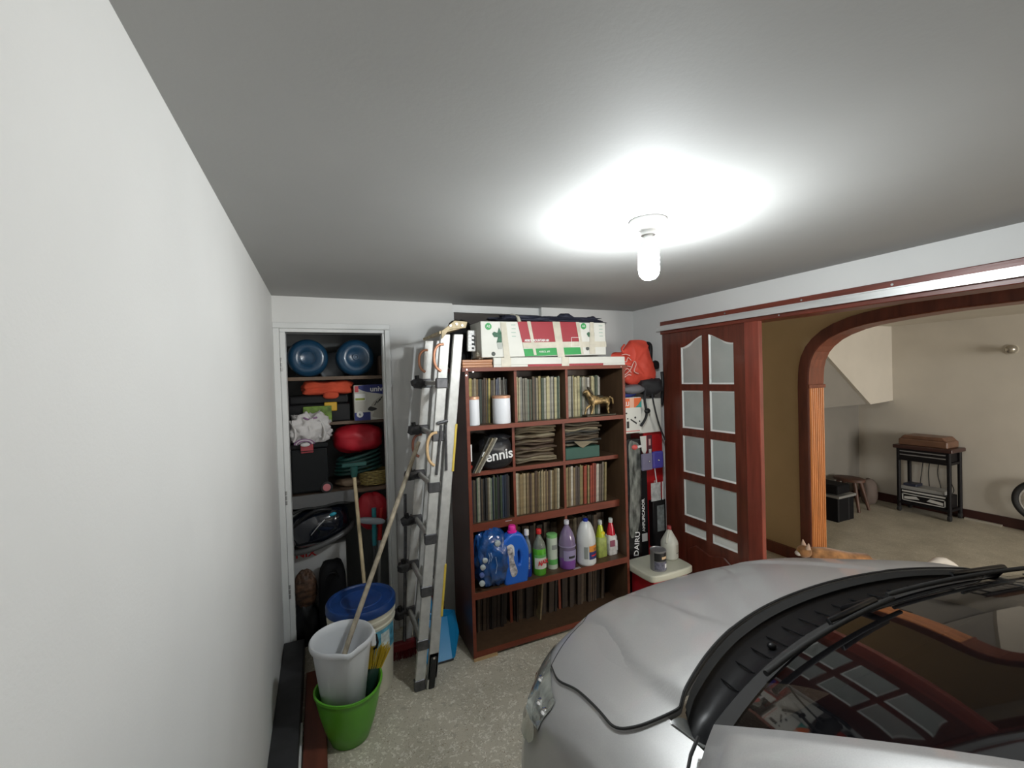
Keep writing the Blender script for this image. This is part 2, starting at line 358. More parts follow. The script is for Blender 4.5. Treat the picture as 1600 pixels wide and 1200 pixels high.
# ------------------------------------------------------------ silver car
def catmull(P, n=6):
    out = []
    for i in range(len(P)-1):
        p0 = Vector(P[max(0, i-1)]); p1 = Vector(P[i]); p2 = Vector(P[i+1]); p3 = Vector(P[min(len(P)-1, i+2)])
        for k in range(n):
            u = k/n; out.append(.5*((2*p1)+(p2-p0)*u+(2*p0-5*p1+4*p2-p3)*u*u+(3*p1-p0-3*p2+p3)*u**3))
    out.append(Vector(P[-1])); return out
def sst(a, b, x):
    t = max(0, min(1, (x-a)/(b-a))); return t*t*(3-2*t)
def car():
    t = thing('car', 'silver hatch-less saloon car parked nose-in at the right, black windscreen', 'car', (1.33, 0, 0))
    t['label'] = 'silver car parked nose towards the bookcase, black windscreen and cowl'
    half = [(0, -2.78), (.35, -2.77), (.62, -2.70), (.79, -2.5), (.85, -2.1), (.87, -1.2), (.872, -.2), (.868, .4), (.862, .8), (.84, 1.0), (.775, 1.17), (.68, 1.30), (.52, 1.40), (.28, 1.47), (0, 1.495)]
    hp = catmull(half, 5)
    peri = [(-p[0], p[1]) for p in hp]+[(p[0], p[1]) for p in reversed(hp[1:-1])]   # closed loop
    def base(y):
        if y > .67: u = (y-.67)/.83; return .765+.245*(1-max(0, u)**1.7)
        if y > -1.6: return 1.01-.03*sst(.67, -.2, y)*0
        return 1.01-.02*sst(-1.6, -2.7, y)
    def domew(y): return .50+.15*sst(1.28, .75, y)
    def Z(x, y):
        z = base(y)-.012*sst(.6, .9, y)-(.060+.050*sst(.75, 1.1, y))*min(1, abs(x)/.8)**2.4
        if y > .5:
            dw = domew(y); z += .018*(1-sst(dw-.020, dw+.020, abs(x)))*sst(1.5, 1.2, y)
            iw = .30+.06*sst(1.3, .85, y); z -= .009*(1-sst(iw-.016, iw+.016, abs(x)))*sst(1.45, 1.2, y)*sst(.75, .95, y)
        return z
    def surf(x, y):
        # height with rounded perimeter shoulder
        d = 9
        for i in range(0, len(peri)):
            a = peri[i]; b = peri[(i+1) % len(peri)]
            ux, uy = b[0]-a[0], b[1]-a[1]; L = ux*ux+uy*uy
            k = max(0, min(1, ((x-a[0])*ux+(y-a[1])*uy)/L)) if L else 0
            q = sqrt((x-a[0]-ux*k)**2+(y-a[1]-uy*k)**2)
            if q < d: d = q
        r = .10+.07*sst(.6, 1.1, y); z = Z(x, y)
        if d < r: z -= .62*r*(1-sqrt(max(0, 1-((r-d)/r)**2)))
        return z
    # body shell rings
    sh = M(); n = len(peri); vs = []; fs = []
    rings = [0., .007, .015, .026, .038, .052, .07, .10, .14, .2, .32, .5, .75, 1.]
    low = [(-.0, .86), (.016, .66), (.030, .54), (.034, .42), (.018, .30), (-.01, .2)]
    for o, z in reversed(low):
        for x, y in peri:
            zz = z if z < .8 else None
            L = sqrt(x*x+.0001); f = 1+o/.87
            top = surf(x, y)-.03
            vs.append((x*f, y*(1+o/1.6) if y > 0 else y, min(zz if zz else top, top)))
    for s_ in rings:
        for x, y in peri:
            sx, sy = 0, max(-2.2, min(.95, y))
            px, py = x+(sx-x)*s_, y+(sy-y)*s_
            vs.append((px, py, surf(px, py)))
    nr = len(low)+len(rings)
    for j in range(nr-1):
        for i in range(n):
            yv = (peri[i][1]+peri[(i+1) % n][1])/2
            a = j*n+i; b = j*n+(i+1) % n; c = a+n; d = b+n
            cy = (vs[a][1]+vs[d][1])/2; cx = abs(vs[a][0]+vs[d][0])/2
            if -2.0 < cy < .845-.163*(min(.66, cx)/.66)**2.1+.035 and cx < .685 and j >= len(low): continue      # cabin and cowl opening
            fs.append((a, b, d, c))
    sh.add(vs, fs); sh.build('body_shell', M_PAINT, t, smooth=50)
    # hood panel, its own pressed sheet lying a few mm proud of the shell
    edge = catmull([(.715, 1.15), (.748, 1.05), (.762, .93), (.785, .80), (.792, .735), (.765, .703), (.71, .688), (.66, .682)], 5)
    def hood_half(v):       # v 0 front .. 1 rear : the side edge x,y
        k = v*(len(edge)-1); i = min(int(k), len(edge)-2); return edge[i].lerp(edge[i+1], k-i)
    def front_y(x): return 1.15+.245*(1-(abs(x)/.715)**2.3)
    def rear_y(x): return .845-.163*(abs(x)/.66)**2.1
    def hood_xy(u, v):
        s = 2*u-1; e = hood_half(v)
        # blend between front curve, side edges and rear arc
        x = s*e.x
        fy = front_y(s*.715); ry = rear_y(s*.66)
        k = (hood_half(0).y-e.y)/(hood_half(0).y-hood_half(1).y)
        y = fy+(ry-fy)*k
        return x, y
    nu, nv = 110, 44
    hv = []
    for j in range(nv+1):
        for i in range(nu+1):
            x, y = hood_xy(i/nu, j/nv); hv.append((x, y, surf(x, y)+.006))
    hf = [(j*(nu+1)+i, j*(nu+1)+i+1, (j+1)*(nu+1)+i+1, (j+1)*(nu+1)+i) for j in range(nv) for i in range(nu)]
    hm = M().add(hv, hf)
    bd = [i for i in range(nu+1)]+[j*(nu+1)+nu for j in range(1, nv+1)]+[nv*(nu+1)+i for i in range(nu-1, -1, -1)]+[j*(nu+1) for j in range(nv-1, 0, -1)]
    bl = [hv[i] for i in bd]; m_ = len(bl)
    hm.add(bl+[(x*.998, y, z-.014) for x, y, z in bl], [(i, (i+1) % m_, m_+(i+1) % m_, m_+i) for i in range(m_)])
    hm.build('hood', M_PAINT, t, smooth=45)
    # dark shut line around the hood
    g = M(); ring = []
    for i, p in enumerate(bl):
        a = Vector(bl[i-1]); b = Vector(bl[(i+1) % m_]); d = (b-a); nn = Vector((d.y, -d.x, 0)).normalized()
        ring.append((Vector(p), nn))
    g.tube([p+nn*.002+Vector((0, 0, -.001)) for p, nn in ring], .0032, n=6, closed=True)
    g.build('hood_gap', M_RUB, t)
    # headlights
    M_LENS = mat('headlight_lens', (.36, .38, .35), .18, coat=.8, metal=.35, var=.45, scale=22)
    for s in (-1, 1):
        def lens(u, v):
            a = [(.847, 1.0), (.84, 1.03), (.822, 1.10), (.775, 1.18), (.70, 1.285), (.60, 1.355)]
            k = u*(len(a)-1); i = min(int(k), len(a)-2); f = k-i; x = a[i][0]*(1-f)+a[i+1][0]*f; y = a[i][1]*(1-f)+a[i+1][1]*f
            nx, ny = x*.55, (y-.55); L = sqrt(nx*nx+ny*ny); nx /= L; ny /= L; wd = .3+.7*sin(pi*min(1, .12+.8*u))
            if v > .4:
                q = (v-.4)/.6*.075*wd; px, py = x-nx*q, y-ny*q; return (s*px, py, surf(px, py)+.005)
            q = (.4-v)/.4; tz = surf(x, y); z = tz-.075*wd*q; o = .016*min(1, max(0, (tz-.03-z)/max(.02, tz-.03-.66)))
            return (s*(x*(1+o/.87)+nx*.005), y*(1+o/1.6)+ny*.005, z+.004*(1-q))
        hl = M().grid(lens, 16, 8); lo = hl.build('headlight', M_LENS, t, smooth=60)
        for k in range(3):
            p = lens(.18+.22*k, .75); M().lathe([(.001, .003), (.010, .001), (.013, -.004)], 14, mx=Matrix.Translation(p)).build('reflector', M_CHROME, lo, smooth=60)
    M().box(-.36, 1.40, .47, .36, 1.525, .58).build('grille', M_BLACK, t, bevel=.02)
    # cowl panel between hood and glass
    def gl(x): return .70-.115*(abs(x)/.68)**2.0
    def cow(u, v):
        s = 2*u-1; x = s*(.652+.03*v); y0 = rear_y(s*.66)-.004; y1 = gl(x); y = y0+(y1-y0)*v
        return (x, y, Z(x, min(y0, .9))-.012-.028*sin(pi*v)+.012*v)
    M().grid(cow, 40, 8).build('cowl_panel', M_BLACK, t, smooth=60)
    M().grid(lambda u, v: (cow(u, v*.14)[0], cow(u, v*.14)[1], cow(u, v*.14)[2]+.012), 40, 3).build('cowl_seal', M_RUB, t, smooth=60)
    for k in range(0, 26, 2):
        ribs = M(); x = -.5+k*.04; a = cow((x/.66+1)/2, .3); b = cow((x/.66+1)/2, .75)
        ribs.cyl(a, b, .0022, n=6)
        ribs.build('cowl_vent', M_BLACKM, t)
    for s in (-1, 1):
        def cc(u, v):
            a = Vector(cow(.5+s*.5, .1+.9*v)); b = Vector((s*(.70-.01*v), .672-.075*v, surf(.70, .64)+.003)); p = a.lerp(b, u); p.z += .008*sin(pi*u); return p
        M().grid(cc, 5, 5).build('cowl_corner_cap', mat('grey_translucent_rubber', (.12, .125, .12), .3), t, smooth=60)
    # windscreen
    hy, hz, hw = -.22, 1.385, .50
    def ws(u, v):
        s = 2*u-1; wd = .672+(hw-.672)*v; x = s*wd
        y0 = gl(s*.672); z0 = 1.012; y1 = hy+.07*(1-s*s); z1 = hz+.02*(1-s*s)
        return (x, y0+(y1-y0)*v, z0+(z1-z0)*v+.028*sin(pi*v))
    M_WSG = mat('tinted_windscreen', (.004, .004, .005), .03, spec=.55, alpha=.9)
    M().grid(ws, 30, 14).build('windscreen', M_WSG, t, smooth=60)
    # black ceramic border of the glass along the bottom
    M().grid(lambda u, v: tuple(Vector(ws(u, v*.045))+Vector((0, .001, .002))), 30, 2).build('windscreen_moulding', M_RUB, t, smooth=60)
    # pillars, roof, side glass
    for s in (-1, 1):
        def pil(u, v):
            a = Vector(ws(.5+s*.5, v)); b = Vector((s*(.80-.20*v), .52-.72*v, .985+(.36)*v+.02*sin(pi*v)))
            p = a.lerp(b, u); p.z += .012*sin(pi*u)+.003; return p
        M().grid(pil, 5, 14).build('windscreen_pillar', M_PAINT, t, smooth=60, solid=.02)
        def side(u, v):
            y = .50-2.1*u; top = 1.345-.05*(abs(u-.45)/.55)**2; z = .995+(top-.995)*v
            yy = y-(.72*v*(1-u))+.25*v*u
            return (s*(.815-.205*v), yy, z)
        M().grid(side, 14, 5).build('side_window', M_WSG, t, smooth=60)
        ds = M()
        def dsk(u, v):
            y = .475-1.05*u; x, z = [(.815, 1.0), (.86, .975), (.880, .92), (.886, .8), (.888, .6), (.884, .35)][int(round(v*5))]
            return (s*x, y, z)
        do = ds.grid(dsk, 6, 5).build('front_door', M_PAINT, t, smooth=60, solid=.01)
        M().tube([(s*.893, -.32, .80), (s*.915, -.36, .81), (s*.915, -.46, .81), (s*.893, -.50, .80)], .011).build('door_handle', M_PAINT, do, smooth=60)
        mi = M().blob((s*.98, .22, 1.05), .09, .045, .06, 0, sq=2.6).build('wing_mirror', M_PAINT, t, smooth=60)
        M().cyl((s*.85, .25, .99), (s*.93, .22, 1.03), .02).build('mirror_arm', M_BLACK, mi)
        for y in (.64, -1.85):
            M().prism([(y+.355*cos(a), max(.19, .315+.355*sin(a))) for a in [pi*(-.12+1.24*k/24) for k in range(25)]], 'x', s*.80, s*.9095).build('wheel_arch', M_BLACKM, t)
            wh = M().lathe([(.19, -.09), (.29, -.10), (.315, -.07), (.315, .07), (.29, .10), (.19, .09), (.19, -.09)], 36, cap=False, mx=Matrix.Translation((s*.822, y, .315)) @ Matrix.Rotation(pi/2, 4, 'Y')).build('wheel', M_RUB, t, smooth=40)
            rim = M(); mx = Matrix.Translation((s*.822, y, .315)) @ Matrix.Rotation(s*pi/2, 4, 'Y')
            rim.lathe([(.195, -.05), (.19, .09), (.18, .08)], 30, mx=mx).lathe([(.001, .08), (.04, .085), (.045, .05)], 16, mx=mx)
            for k in range(5): rim.box(-.018, .03, .055, .018, .185, .085, mx=mx @ Matrix.Rotation(k*2*pi/5, 4, 'Z'))
            rim.build('wheel_rim', M_ALU, wh)
    def roof(u, v):
        s = 2*u-1; y = -.20-1.55*v; wd = .50+.12*sst(0, .15, v)
        return (s*wd, y+.06*(1-s*s)*(1-v), 1.385+.05*sin(pi*min(1, v*.8+.1))*(1) - .045*abs(s)**3)
    M().grid(roof, 16, 14).build('roof', M_PAINT, t, smooth=60, solid=.01)
    M().grid(lambda u, v: ((2*u-1)*(.62+.02*v), -1.75-.50*v, 1.36-.36*v+.03*sin(pi*v)), 14, 6).build('rear_window', M_WSG, t, smooth=60)
    # interior
    M().box(-.66, .18, .70, .66, .62, .95).build('dashboard', M_BLACKM, t, bevel=.05, seg=3)
    M().box(-.78, -2.1, .25, .78, .62, .30).build('cabin_floor', M_BLACKM, t)
    for s in (-1, 1):
        M().box(s*.36-.24, -.9, .35, s*.36+.24, -.4, .55).box(s*.36-.22, -1.05, .5, s*.36+.22, -.9, 1.12).build('seat', mat('dark_seat_fabric', (.03, .03, .035), .8), t, bevel=.04, seg=2)
    M().tube([(-.36+.18*cos(a), -.02+.06*sin(a), .92+.17*sin(a)) for a in [2*pi*k/24 for k in range(24)]], .013, closed=True).build('steering_wheel', M_BLACK, t, smooth=60)
    # wipers
    for x0, x1, yo in ((-.50, .02, 0), (.08, .56, 0)):
        pa = Vector(cow((x1/.66+1)/2*.98, .45)); 
        pts = []
        for k in range(9):
            f = k/8; x = x0+(x1-x0)*f; u = (x/.66+1)/2; q = Vector(ws(u, .05+.05*sin(pi*f*.5))); pts.append(q+Vector((0, .01, .014)))
        wb = M().tube(pts, .006).build('wiper_blade', M_RUB, t, smooth=60)
        ap = [Vector(cow((x1+.03)/1.32+.5, .6))+Vector((0, 0, .008)), pts[7]+Vector((0, .01, .004)), pts[4]+Vector((0, .01, .010)), pts[4]]
        M().tube(ap, [.012, .009, .006, .004]).build('wiper_arm', M_BLACK, wb, smooth=60)
    for s in (-1, 1):
        p = Vector(cow(.5+s*.22, .55)); M().blob(p+Vector((0, 0, .008)), .012, .010, .008, 0).build('washer_nozzle', M_BLACK, t, smooth=60)
    # fender / door shut line by the windscreen corner
    for s in (-1, 1):
        pts = [(s*.70, .60, .985), (s*.745, .575, .988), (s*.79, .545, .978), (s*.835, .525, .955), (s*.868, .505, .91), (s*.884, .49, .84), (s*.89, .482, .70), (s*.889, .478, .5), (s*.886, .475, .3)]
        pts = [tuple(Vector((p[0], p[1], max(p[2], 0)))+Vector((0, 0, .006))) for p in pts]
        M().tube(pts, .0035, n=6).build('door_shut_line', M_RUB, t)
car()
# ------------------------------------------------------------ shared small builders
def plate(name, outlines, ext, bev, m, parent, loc=(0, 0, 0), rot=FRONT, smooth=50):
    cu = bpy.data.curves.new(name, 'CURVE'); cu.dimensions = '2D'; cu.fill_mode = 'BOTH'; cu.extrude = ext; cu.bevel_depth = bev; cu.bevel_resolution = 3
    for o_ in outlines:
        sp = cu.splines.new('POLY'); sp.points.add(len(o_)-1)
        for i, (a, b) in enumerate(o_): sp.points[i].co = (a, b, 0, 1)
        sp.use_cyclic_u = True
    t = bpy.data.objects.new(name, cu); C.objects.link(t); bpy.context.view_layer.update()
    me = bpy.data.meshes.new_from_object(t.evaluated_get(bpy.context.evaluated_depsgraph_get()))
    bpy.data.objects.remove(t); bpy.data.curves.remove(cu)
    me.materials.clear(); me.materials.append(m)
    for p in me.polygons: p.use_smooth = True
    me.set_sharp_from_angle(angle=radians(smooth))
    o = bpy.data.objects.new(name, me); C.objects.link(o)
    if parent: o.parent = parent
    o.location = loc; o.rotation_euler = rot; return o
def smoothloop(P, n=4):
    out = []; k = len(P)
    for i in range(k):
        p0, p1, p2, p3 = [Vector(P[(i+j) % k]) for j in (-1, 0, 1, 2)]
        for q in range(n):
            u = q/n; out.append(tuple(.5*((2*p1)+(p2-p0)*u+(2*p0-5*p1+4*p2-p3)*u*u+(3*p1-p0-3*p2+p3)*u**3)))
    return out
def rect(name, x0, z0, x1, z1, m, parent, y=-.001, th=.001):
    return B(x0, y-th, z0, x1, y, z1).build(name, m, parent)
def disc(name, x, z, r, m, parent, y=-.002, n=20):
    return M().lathe([(r, 0), (r, .001)], n, mx=Matrix.Translation((x, y, z)) @ Matrix.Rotation(pi/2, 4, 'X')).build(name, m, parent)

# ------------------------------------------------------------ bookcase
BY = 2.43; BX0, BX1 = .783, 1.945; BD = .36
bc = thing('bookcase', 'tall red-brown wooden bookcase packed with records against back wall', 'bookcase', (0, BY, 0))
def bp(name, x0, y0, z0, x1, y1, z1, m=None):
    o = B(x0, y0+.003, z0, x1, y1, z1).build(name, m or (M_CASE if name == 'top_board' else M_CASEIN), bc)
    if not m and name != 'top_board': B(x0, y0, z0, x1, y0+.0028, z1).build('edge_band', M_CASE, o)
    return o
bp('side_panel', BX0, 0, .014, BX0+.02, BD, 1.722); bp('side_panel', BX1-.02, 0, .014, BX1, BD, 1.722)
bp('outer_veneer', BX0-.0015, .0, .014, BX0-.0002, BD, 1.722, mat('shaded_red_veneer', (.045, .012, .009), .4, var=.2, scale=8))  # the ladder's shade is put into this darker outer colour
bp('top_board', .764, -.012, 1.722, 1.962, BD, 1.745)
bp('back_panel', BX0+.02, BD-.008, .05, BX1-.02, BD, 1.722, M_CASEIN)
SH = {1: (1.371, 1.398, 0), 2: (1.083, 1.110, .07), 3: (.742, .790, .07), 4: (.362, .402, 0), 5: (.018, .052, 0)}
for k, (a, b, d) in SH.items(): bp('shelf' if k < 5 else 'base_board', BX0+.02, d, a, BX1-.02, BD-.008, b)
bp('foot_block', BX0, -.01, 0, BX0+.15, .04, .016, mat('pale_wood_block', (.45, .30, .15), .6))
bp('foot_block', BX1-.15, .0, 0, BX1, .04, .014, MC['pale_wood_block'])
DV = ((1.106, 1.124), (1.476, 1.494))
tops = [(1.398, 1.722, .02), (1.110, 1.371, .075), (.790, 1.083, .075), (.402, .742, .075), (.052, .362, .19)]
for x0, x1 in DV:
    for a, b, d in tops: bp('divider', x0, d, a, x1, BD-.008, b)
rect('shelf_label', .803, 1.19, .81, 1.29, M_WHT, bc, y=-.0002)
rect('metal_strip', 1.04, .774, 1.085, .779, M_ALU, bc, y=.069)
rect('metal_strip', 1.49, .4025, 1.545, .4045, M_ALU, bc, y=.02, th=.02)
for x, z in ((.790, 1.733), (.832, 1.721), (1.905, 1.733), (.79, 1.70)):
    disc('screw', x, z, .004, M_CHROME, bc, y=-.0125 if z > 1.722 else -.001, n=8)

# records: upright sleeves as single objects
PAL = {}
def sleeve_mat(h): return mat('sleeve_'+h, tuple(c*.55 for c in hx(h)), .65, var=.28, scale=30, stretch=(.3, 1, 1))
def sleeve_mesh(h):
    if h not in PAL:
        m = M(); m.box(-.005, 0, 0, .005, .285, .285)
        me_o = m.build('record_sleeve', sleeve_mat(h))
        PAL[h] = me_o.data; bpy.data.objects.remove(me_o)
    return PAL[h]
def rec(x, y, z, th, h, lean, label, group, hs=1., ry=0.):
    o = bpy.data.objects.new('record_sleeve', sleeve_mesh(h)); C.objects.link(o)
    o.location = (x, y, z); o.rotation_euler = (0, lean, ry); o.scale = (th/.01, 1, hs)
    return tag(o, label, 'record', group)
CREAM = ['a89c80', '8d7f66', 'c4b890', '6b5b48', '7a6a52', 'b7a98a', '50483c', '93876c']
MIX1 = ['6b5b48', '2a2623', 'a89c80', '8a6f48', 'c9b96a', '5a4a3a', '7c7462', '3f4a40', '50483c', '8d7f66', '6a6f7c']
MIX2 = ['c8bd9a', 'a89c80', '54604e', '7c8a78', 'b9b5a6', '3c3c38', '8d8878', 'a99b6a', 'd0c69a', '6b5b48', '9c9a90']
DARKG = ['4a4438', '1d2c40', '2a2630', '6a7058', '3c5038', '8a9a80', '222222', 'b0ac98', '2f3f5a', 'c2b890', '5d4d3a', '756a50']
TANS = ['7a6248', '6a5440', '94805c', 'b8a680', '5a4636', 'c9bf9c', 'a08a60', '84704e', 'd0c8ac']
REDS = ['7a6248', '94805c', '5c5048', 'b0a070', '9c8c60', 'c0b490', 'a0402c', 'b35038', '8c3a2a', 'd8d0c0', '6a5c50', '9a9080']
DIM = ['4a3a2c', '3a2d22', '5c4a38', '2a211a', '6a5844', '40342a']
def ordinal(n): return '%d%s' % (n, 'th' if 10 < n % 100 < 14 else {1: 'st', 2: 'nd', 3: 'rd'}.get(n % 10, 'th'))
def shade(h):
    r, g, b = [int(h[i:i+2], 16) for i in (0, 2, 4)]; m_ = max(r, g, b)
    if r > 130 and g < 90: return 'red'
    if m_ < 70: return 'black' if r-b < 10 else 'dark brown'
    if b > r+8: return 'dark blue' if m_ < 110 else 'grey'
    if g > r: return 'green'
    if m_ > 160: return 'cream'
    if r-b > 50: return 'mustard' if r > 150 else 'brown'
    return 'grey-brown' if r-b < 40 and m_ > 70 else 'tan'
def fill(x0, x1, y, z, pal, label, group, n, lean=0., order=False, hs=1., jit=.012):
    W_ = x1-x0; ths = [R.uniform(.45, 1.7) for _ in range(n)]; k = W_/sum(ths); x = x0
    for i, t_ in enumerate(ths):
        th = t_*k; hh = hs*R.uniform(.93, 1.)
        c = pal[i*len(pal)//n] if order and R.random() < .7 else R.choice(pal)
        rec(x+th/2, y+R.uniform(0, jit), z, th*.86, c, lean*(.6+.8*i/n), '%s %s, %s from left %s' % (shade(c), 'record sleeve', ordinal(i+1), label), group, hh); x += th
fill(.812, 1.02, 2.53, 1.3985, MIX1, 'behind the white canisters', 'records behind the canisters', 16, .02)
fill(1.03, 1.095, 2.53, 1.3985, ['6a6f7c', '3c3c38', '50483c', '9c9a90'], 'behind the wide canister', 'records behind the canisters', 6)
fill(1.135, 1.465, 2.50, 1.3985, MIX2, 'in middle cell of top shelf', 'records in the top middle cell', 26, .015)
fill(1.50, 1.565, 2.52, 1.3985, ['b9b5a6', 'c8302c', '8d8878', '9c9a90'], 'at left end of the top right cell', 'records behind the horse', 5, .02)
fill(1.57, 1.80, 2.52, 1.3985, MIX2+['d8d4c8', 'c8bd9a'], 'behind the bronze horse', 'records behind the horse', 17, .015)
fill(.815, 1.085, 2.52, .7905, DARKG, 'in left cell of third shelf', 'records in the third shelf left cell', 24, .01, hs=.98)
fill(1.13, 1.45, 2.52, .7905, TANS, 'in middle cell of third shelf', 'records in the third shelf middle cell', 27, .025, hs=.97)
fill(1.50, 1.83, 2.52, .7905, REDS, 'in right cell of third shelf', 'records in the third shelf right cell', 25, .03, order=True, hs=.97)
for a, b, w_ in ((.81, 1.09, 'behind the blue bag and jug'), (1.13, 1.465, 'behind the green and violet cleaners'), (1.50, 1.86, 'behind the bleach bottle')):
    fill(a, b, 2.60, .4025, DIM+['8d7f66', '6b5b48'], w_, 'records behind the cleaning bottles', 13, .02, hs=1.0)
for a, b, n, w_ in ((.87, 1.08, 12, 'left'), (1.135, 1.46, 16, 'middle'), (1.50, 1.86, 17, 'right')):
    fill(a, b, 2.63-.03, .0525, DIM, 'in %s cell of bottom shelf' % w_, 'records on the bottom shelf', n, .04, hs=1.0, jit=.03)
rec(1.30, 2.56, .0525, .012, "94805c", .10, "pale leaning record sleeve in the middle of the bottom shelf", None, .97)
# second shelf
for i, (lx, ln, h) in enumerate(((.835, .42, 'a89c80'), (.848, .44, '7c7462'), (.861, .46, 'b9b5a6'), (.822, .40, '3c3c38'))):
    rec(lx-.002, 2.45, 1.113, .009, h, .55 if i != 3 else .5, '%s of the four leaning sleeves beside black printed bag' % ['second from left', 'third from left', 'rightmost', 'leftmost'][i], 'leaning records on the second shelf', .82)
bag = thing('drawstring_bag', 'black shiny bag with white lettering on second shelf', 'bag', (.99, 2.53, 1.1105))
M().blob((0, 0, .098), .115, .075, .10, .10, 2.2, 3.0, seed=3, flat=0).build('bag_body', mat('black_bag_fabric', (.014, .014, .016), .32, bump=.5, bscale=25), bag, smooth=70)
M().blob((.02, .0, .19), .085, .06, .03, .25, 3, 2, seed=8).build('bag_mouth', MC['black_bag_fabric'], bag, smooth=70)
text('ennis', .088, M_WHT, bag, (.004, -.079, .095), (radians(90), radians(-5), 0), bold=.0015)
M().lathe([(.012, 0), (.016, .001), (.016, .002), (.012, .002)], 20, mx=Matrix.Translation((-.098, -.073, .11)) @ Matrix.Rotation(pi/2, 4, 'X')).build('ring_emblem', M_WHT, bag)
tag(M().blob((.835, 2.51, 1.130), .022, .022, .02, .1, 2).build('ball', mat('red_ball', (.5, .03, .02), .4), smooth=60), 'small red ball at the left end of the second shelf', 'ball')
def flat_stack(x0, x1, z0, z1, n, pal, label, group, y=2.51):
    dz = (z1-z0)/n
    for i in range(n):
        h_ = R.choice(pal); m = M(); wv = R.uniform(.002, .006); ph = R.uniform(0, 6); a, b = x0+R.uniform(0, .012), x1-R.uniform(0, .03)
        f = lambda u, v: (a+(b-a)*u, (v*.28), wv*sin(3*u*pi+ph)*.5+(.004*sin(ph+7*u)))
        m.grid(f, 10, 2)
        o = m.build('record_sleeve', sleeve_mat(h_), smooth=60, solid=dz*.72)
        o.location = (0, y+R.uniform(0, .02), z0+dz*(i+.8)); o.rotation_euler = (0, 0, 0)
        tag(o, '%s record sleeve lying flat, %s from the bottom %s' % (shade(h_), ordinal(i+1), label), 'record', group)
flat_stack(1.135, 1.44, 1.1145, 1.362, 16, ['8d7f66', '7a6a52', '6b5b48', 'a89c80', '5a4636', '93876c'], 'of the second shelf middle stack', 'flat stack in the second shelf middle cell')
tag(B(1.50, 2.51, 1.1105, 1.775, 2.78, 1.19).build('box_file', mat('dark_green_card', (.02, .075, .055), .6), bevel=.003), 'dark green box under the right stack of the second shelf', 'box')
flat_stack(1.50, 1.80, 1.194, 1.352, 10, ['50483c', '7c7462', 'a89c80', '3c3c38', '6b5b48'], 'above the green box', 'flat stack in the second shelf right cell')
tor = M().prism([(1.56, 1.235), (1.72, 1.225), (1.63, 1.185), (1.60, 1.20)], 'y', 2.497, 2.499)
tag(tor.build('torn_sleeve_flap', sleeve_mat('93876c')), 'torn paper flap hanging over the dark green box', 'paper')
# canisters
for x, r, lb in ((.846, .037, 'narrow white canister with copper rim beside the bookcase left side'), (1.03, .056, 'wide white canister with copper rim on the top shelf')):
    t = thing('canister', lb, 'canister', (x, 2.485, 1.3985), group='white canisters on the top shelf')
    M().lathe([(r*.96, 0), (r, .004), (r, .155)], 32).build('canister_body', mat('white_enamel', (.78, .80, .84), .35), t, smooth=40)
    M().lathe([(r*1.01, .155), (r*1.03, .158), (r*1.03, .168), (r*.95, .172), (.001, .173)], 32).build('lid', mat('copper_rim', (.70, .38, .24), .35, .4), t, smooth=40)
# bronze horse
def skin(name, V, E, rad, m, parent, lev=2, loc=(0, 0, 0), rot=(0, 0, 0), sc=1.):
    me = bpy.data.meshes.new(name); me.from_pydata([Vector(v)*sc for v in V], E, []); o = bpy.data.objects.new(name, me); C.objects.link(o)
    k = o.modifiers.new('k', 'SKIN'); k.use_smooth_shade = True
    for i, r in enumerate(rad):
        q = me.skin_vertices[0].data[i]; q.radius = ((r[0]*sc, r[1]*sc) if isinstance(r, tuple) else (r*sc, r*sc)); q.use_root = (i == 0)
    u = o.modifiers.new('u', 'SUBSURF'); u.levels = u.render_levels = lev
    me.materials.append(m); o.parent = parent; o.location = loc; o.rotation_euler = rot; return o
t = thing('horse_figurine', 'gilt bronze horse figurine on dark base on the top shelf right', 'figurine', (1.755, 2.475, 1.3985))
M_BRZ = mat('gilt_bronze', (.27, .185, .08), .42, .6, var=.85, scale=40)
B(-.12, -.032, 0, .12, .032, .012).build('figurine_base', mat('dark_bronze', (.05, .04, .025), .4, .5), t, bevel=.004, seg=2)
HV = [(0, 0, .105), (.055, 0, .110), (-.05, 0, .110), (-.085, 0, .145), (-.10, 0, .178), (-.125, 0, .158),
      (.072, .013, .085), (.088, .013, .055), (.080, .013, .012), (.068, -.013, .085), (.060, -.013, .05), (.070, -.013, .012),
      (-.058, .013, .08), (-.095, .013, .055), (-.11, .013, .012), (-.056, -.013, .08), (-.06, -.013, .045), (-.078, -.013, .012),
      (.085, 0, .125), (.112, 0, .115), (.118, 0, .075)]
HE = [(0, 1), (0, 2), (2, 3), (3, 4), (4, 5), (1, 6), (6, 7), (7, 8), (1, 9), (9, 10), (10, 11), (2, 12), (12, 13), (13, 14), (2, 15), (15, 16), (16, 17), (1, 18), (18, 19), (19, 20)]
HR = [.025, .026, .027, .019, .016, .009, .013, .007, .007, .013, .007, .007, .012, .007, .006, .012, .007, .006, .008, .009, .004]
skin('horse_body', HV, HE, HR, M_BRZ, t)
M().blob((.005, 0, .132), .032, .026, .012, .05, 2).build('saddle', MC['dark_bronze'], t, smooth=60)
M().tube([(-.092, 0, .20), (-.075, 0, .185), (-.06, 0, .16), (-.045, 0, .135)], [.006, .011, .011, .006]).build('mane', MC['dark_bronze'], t, smooth=60)

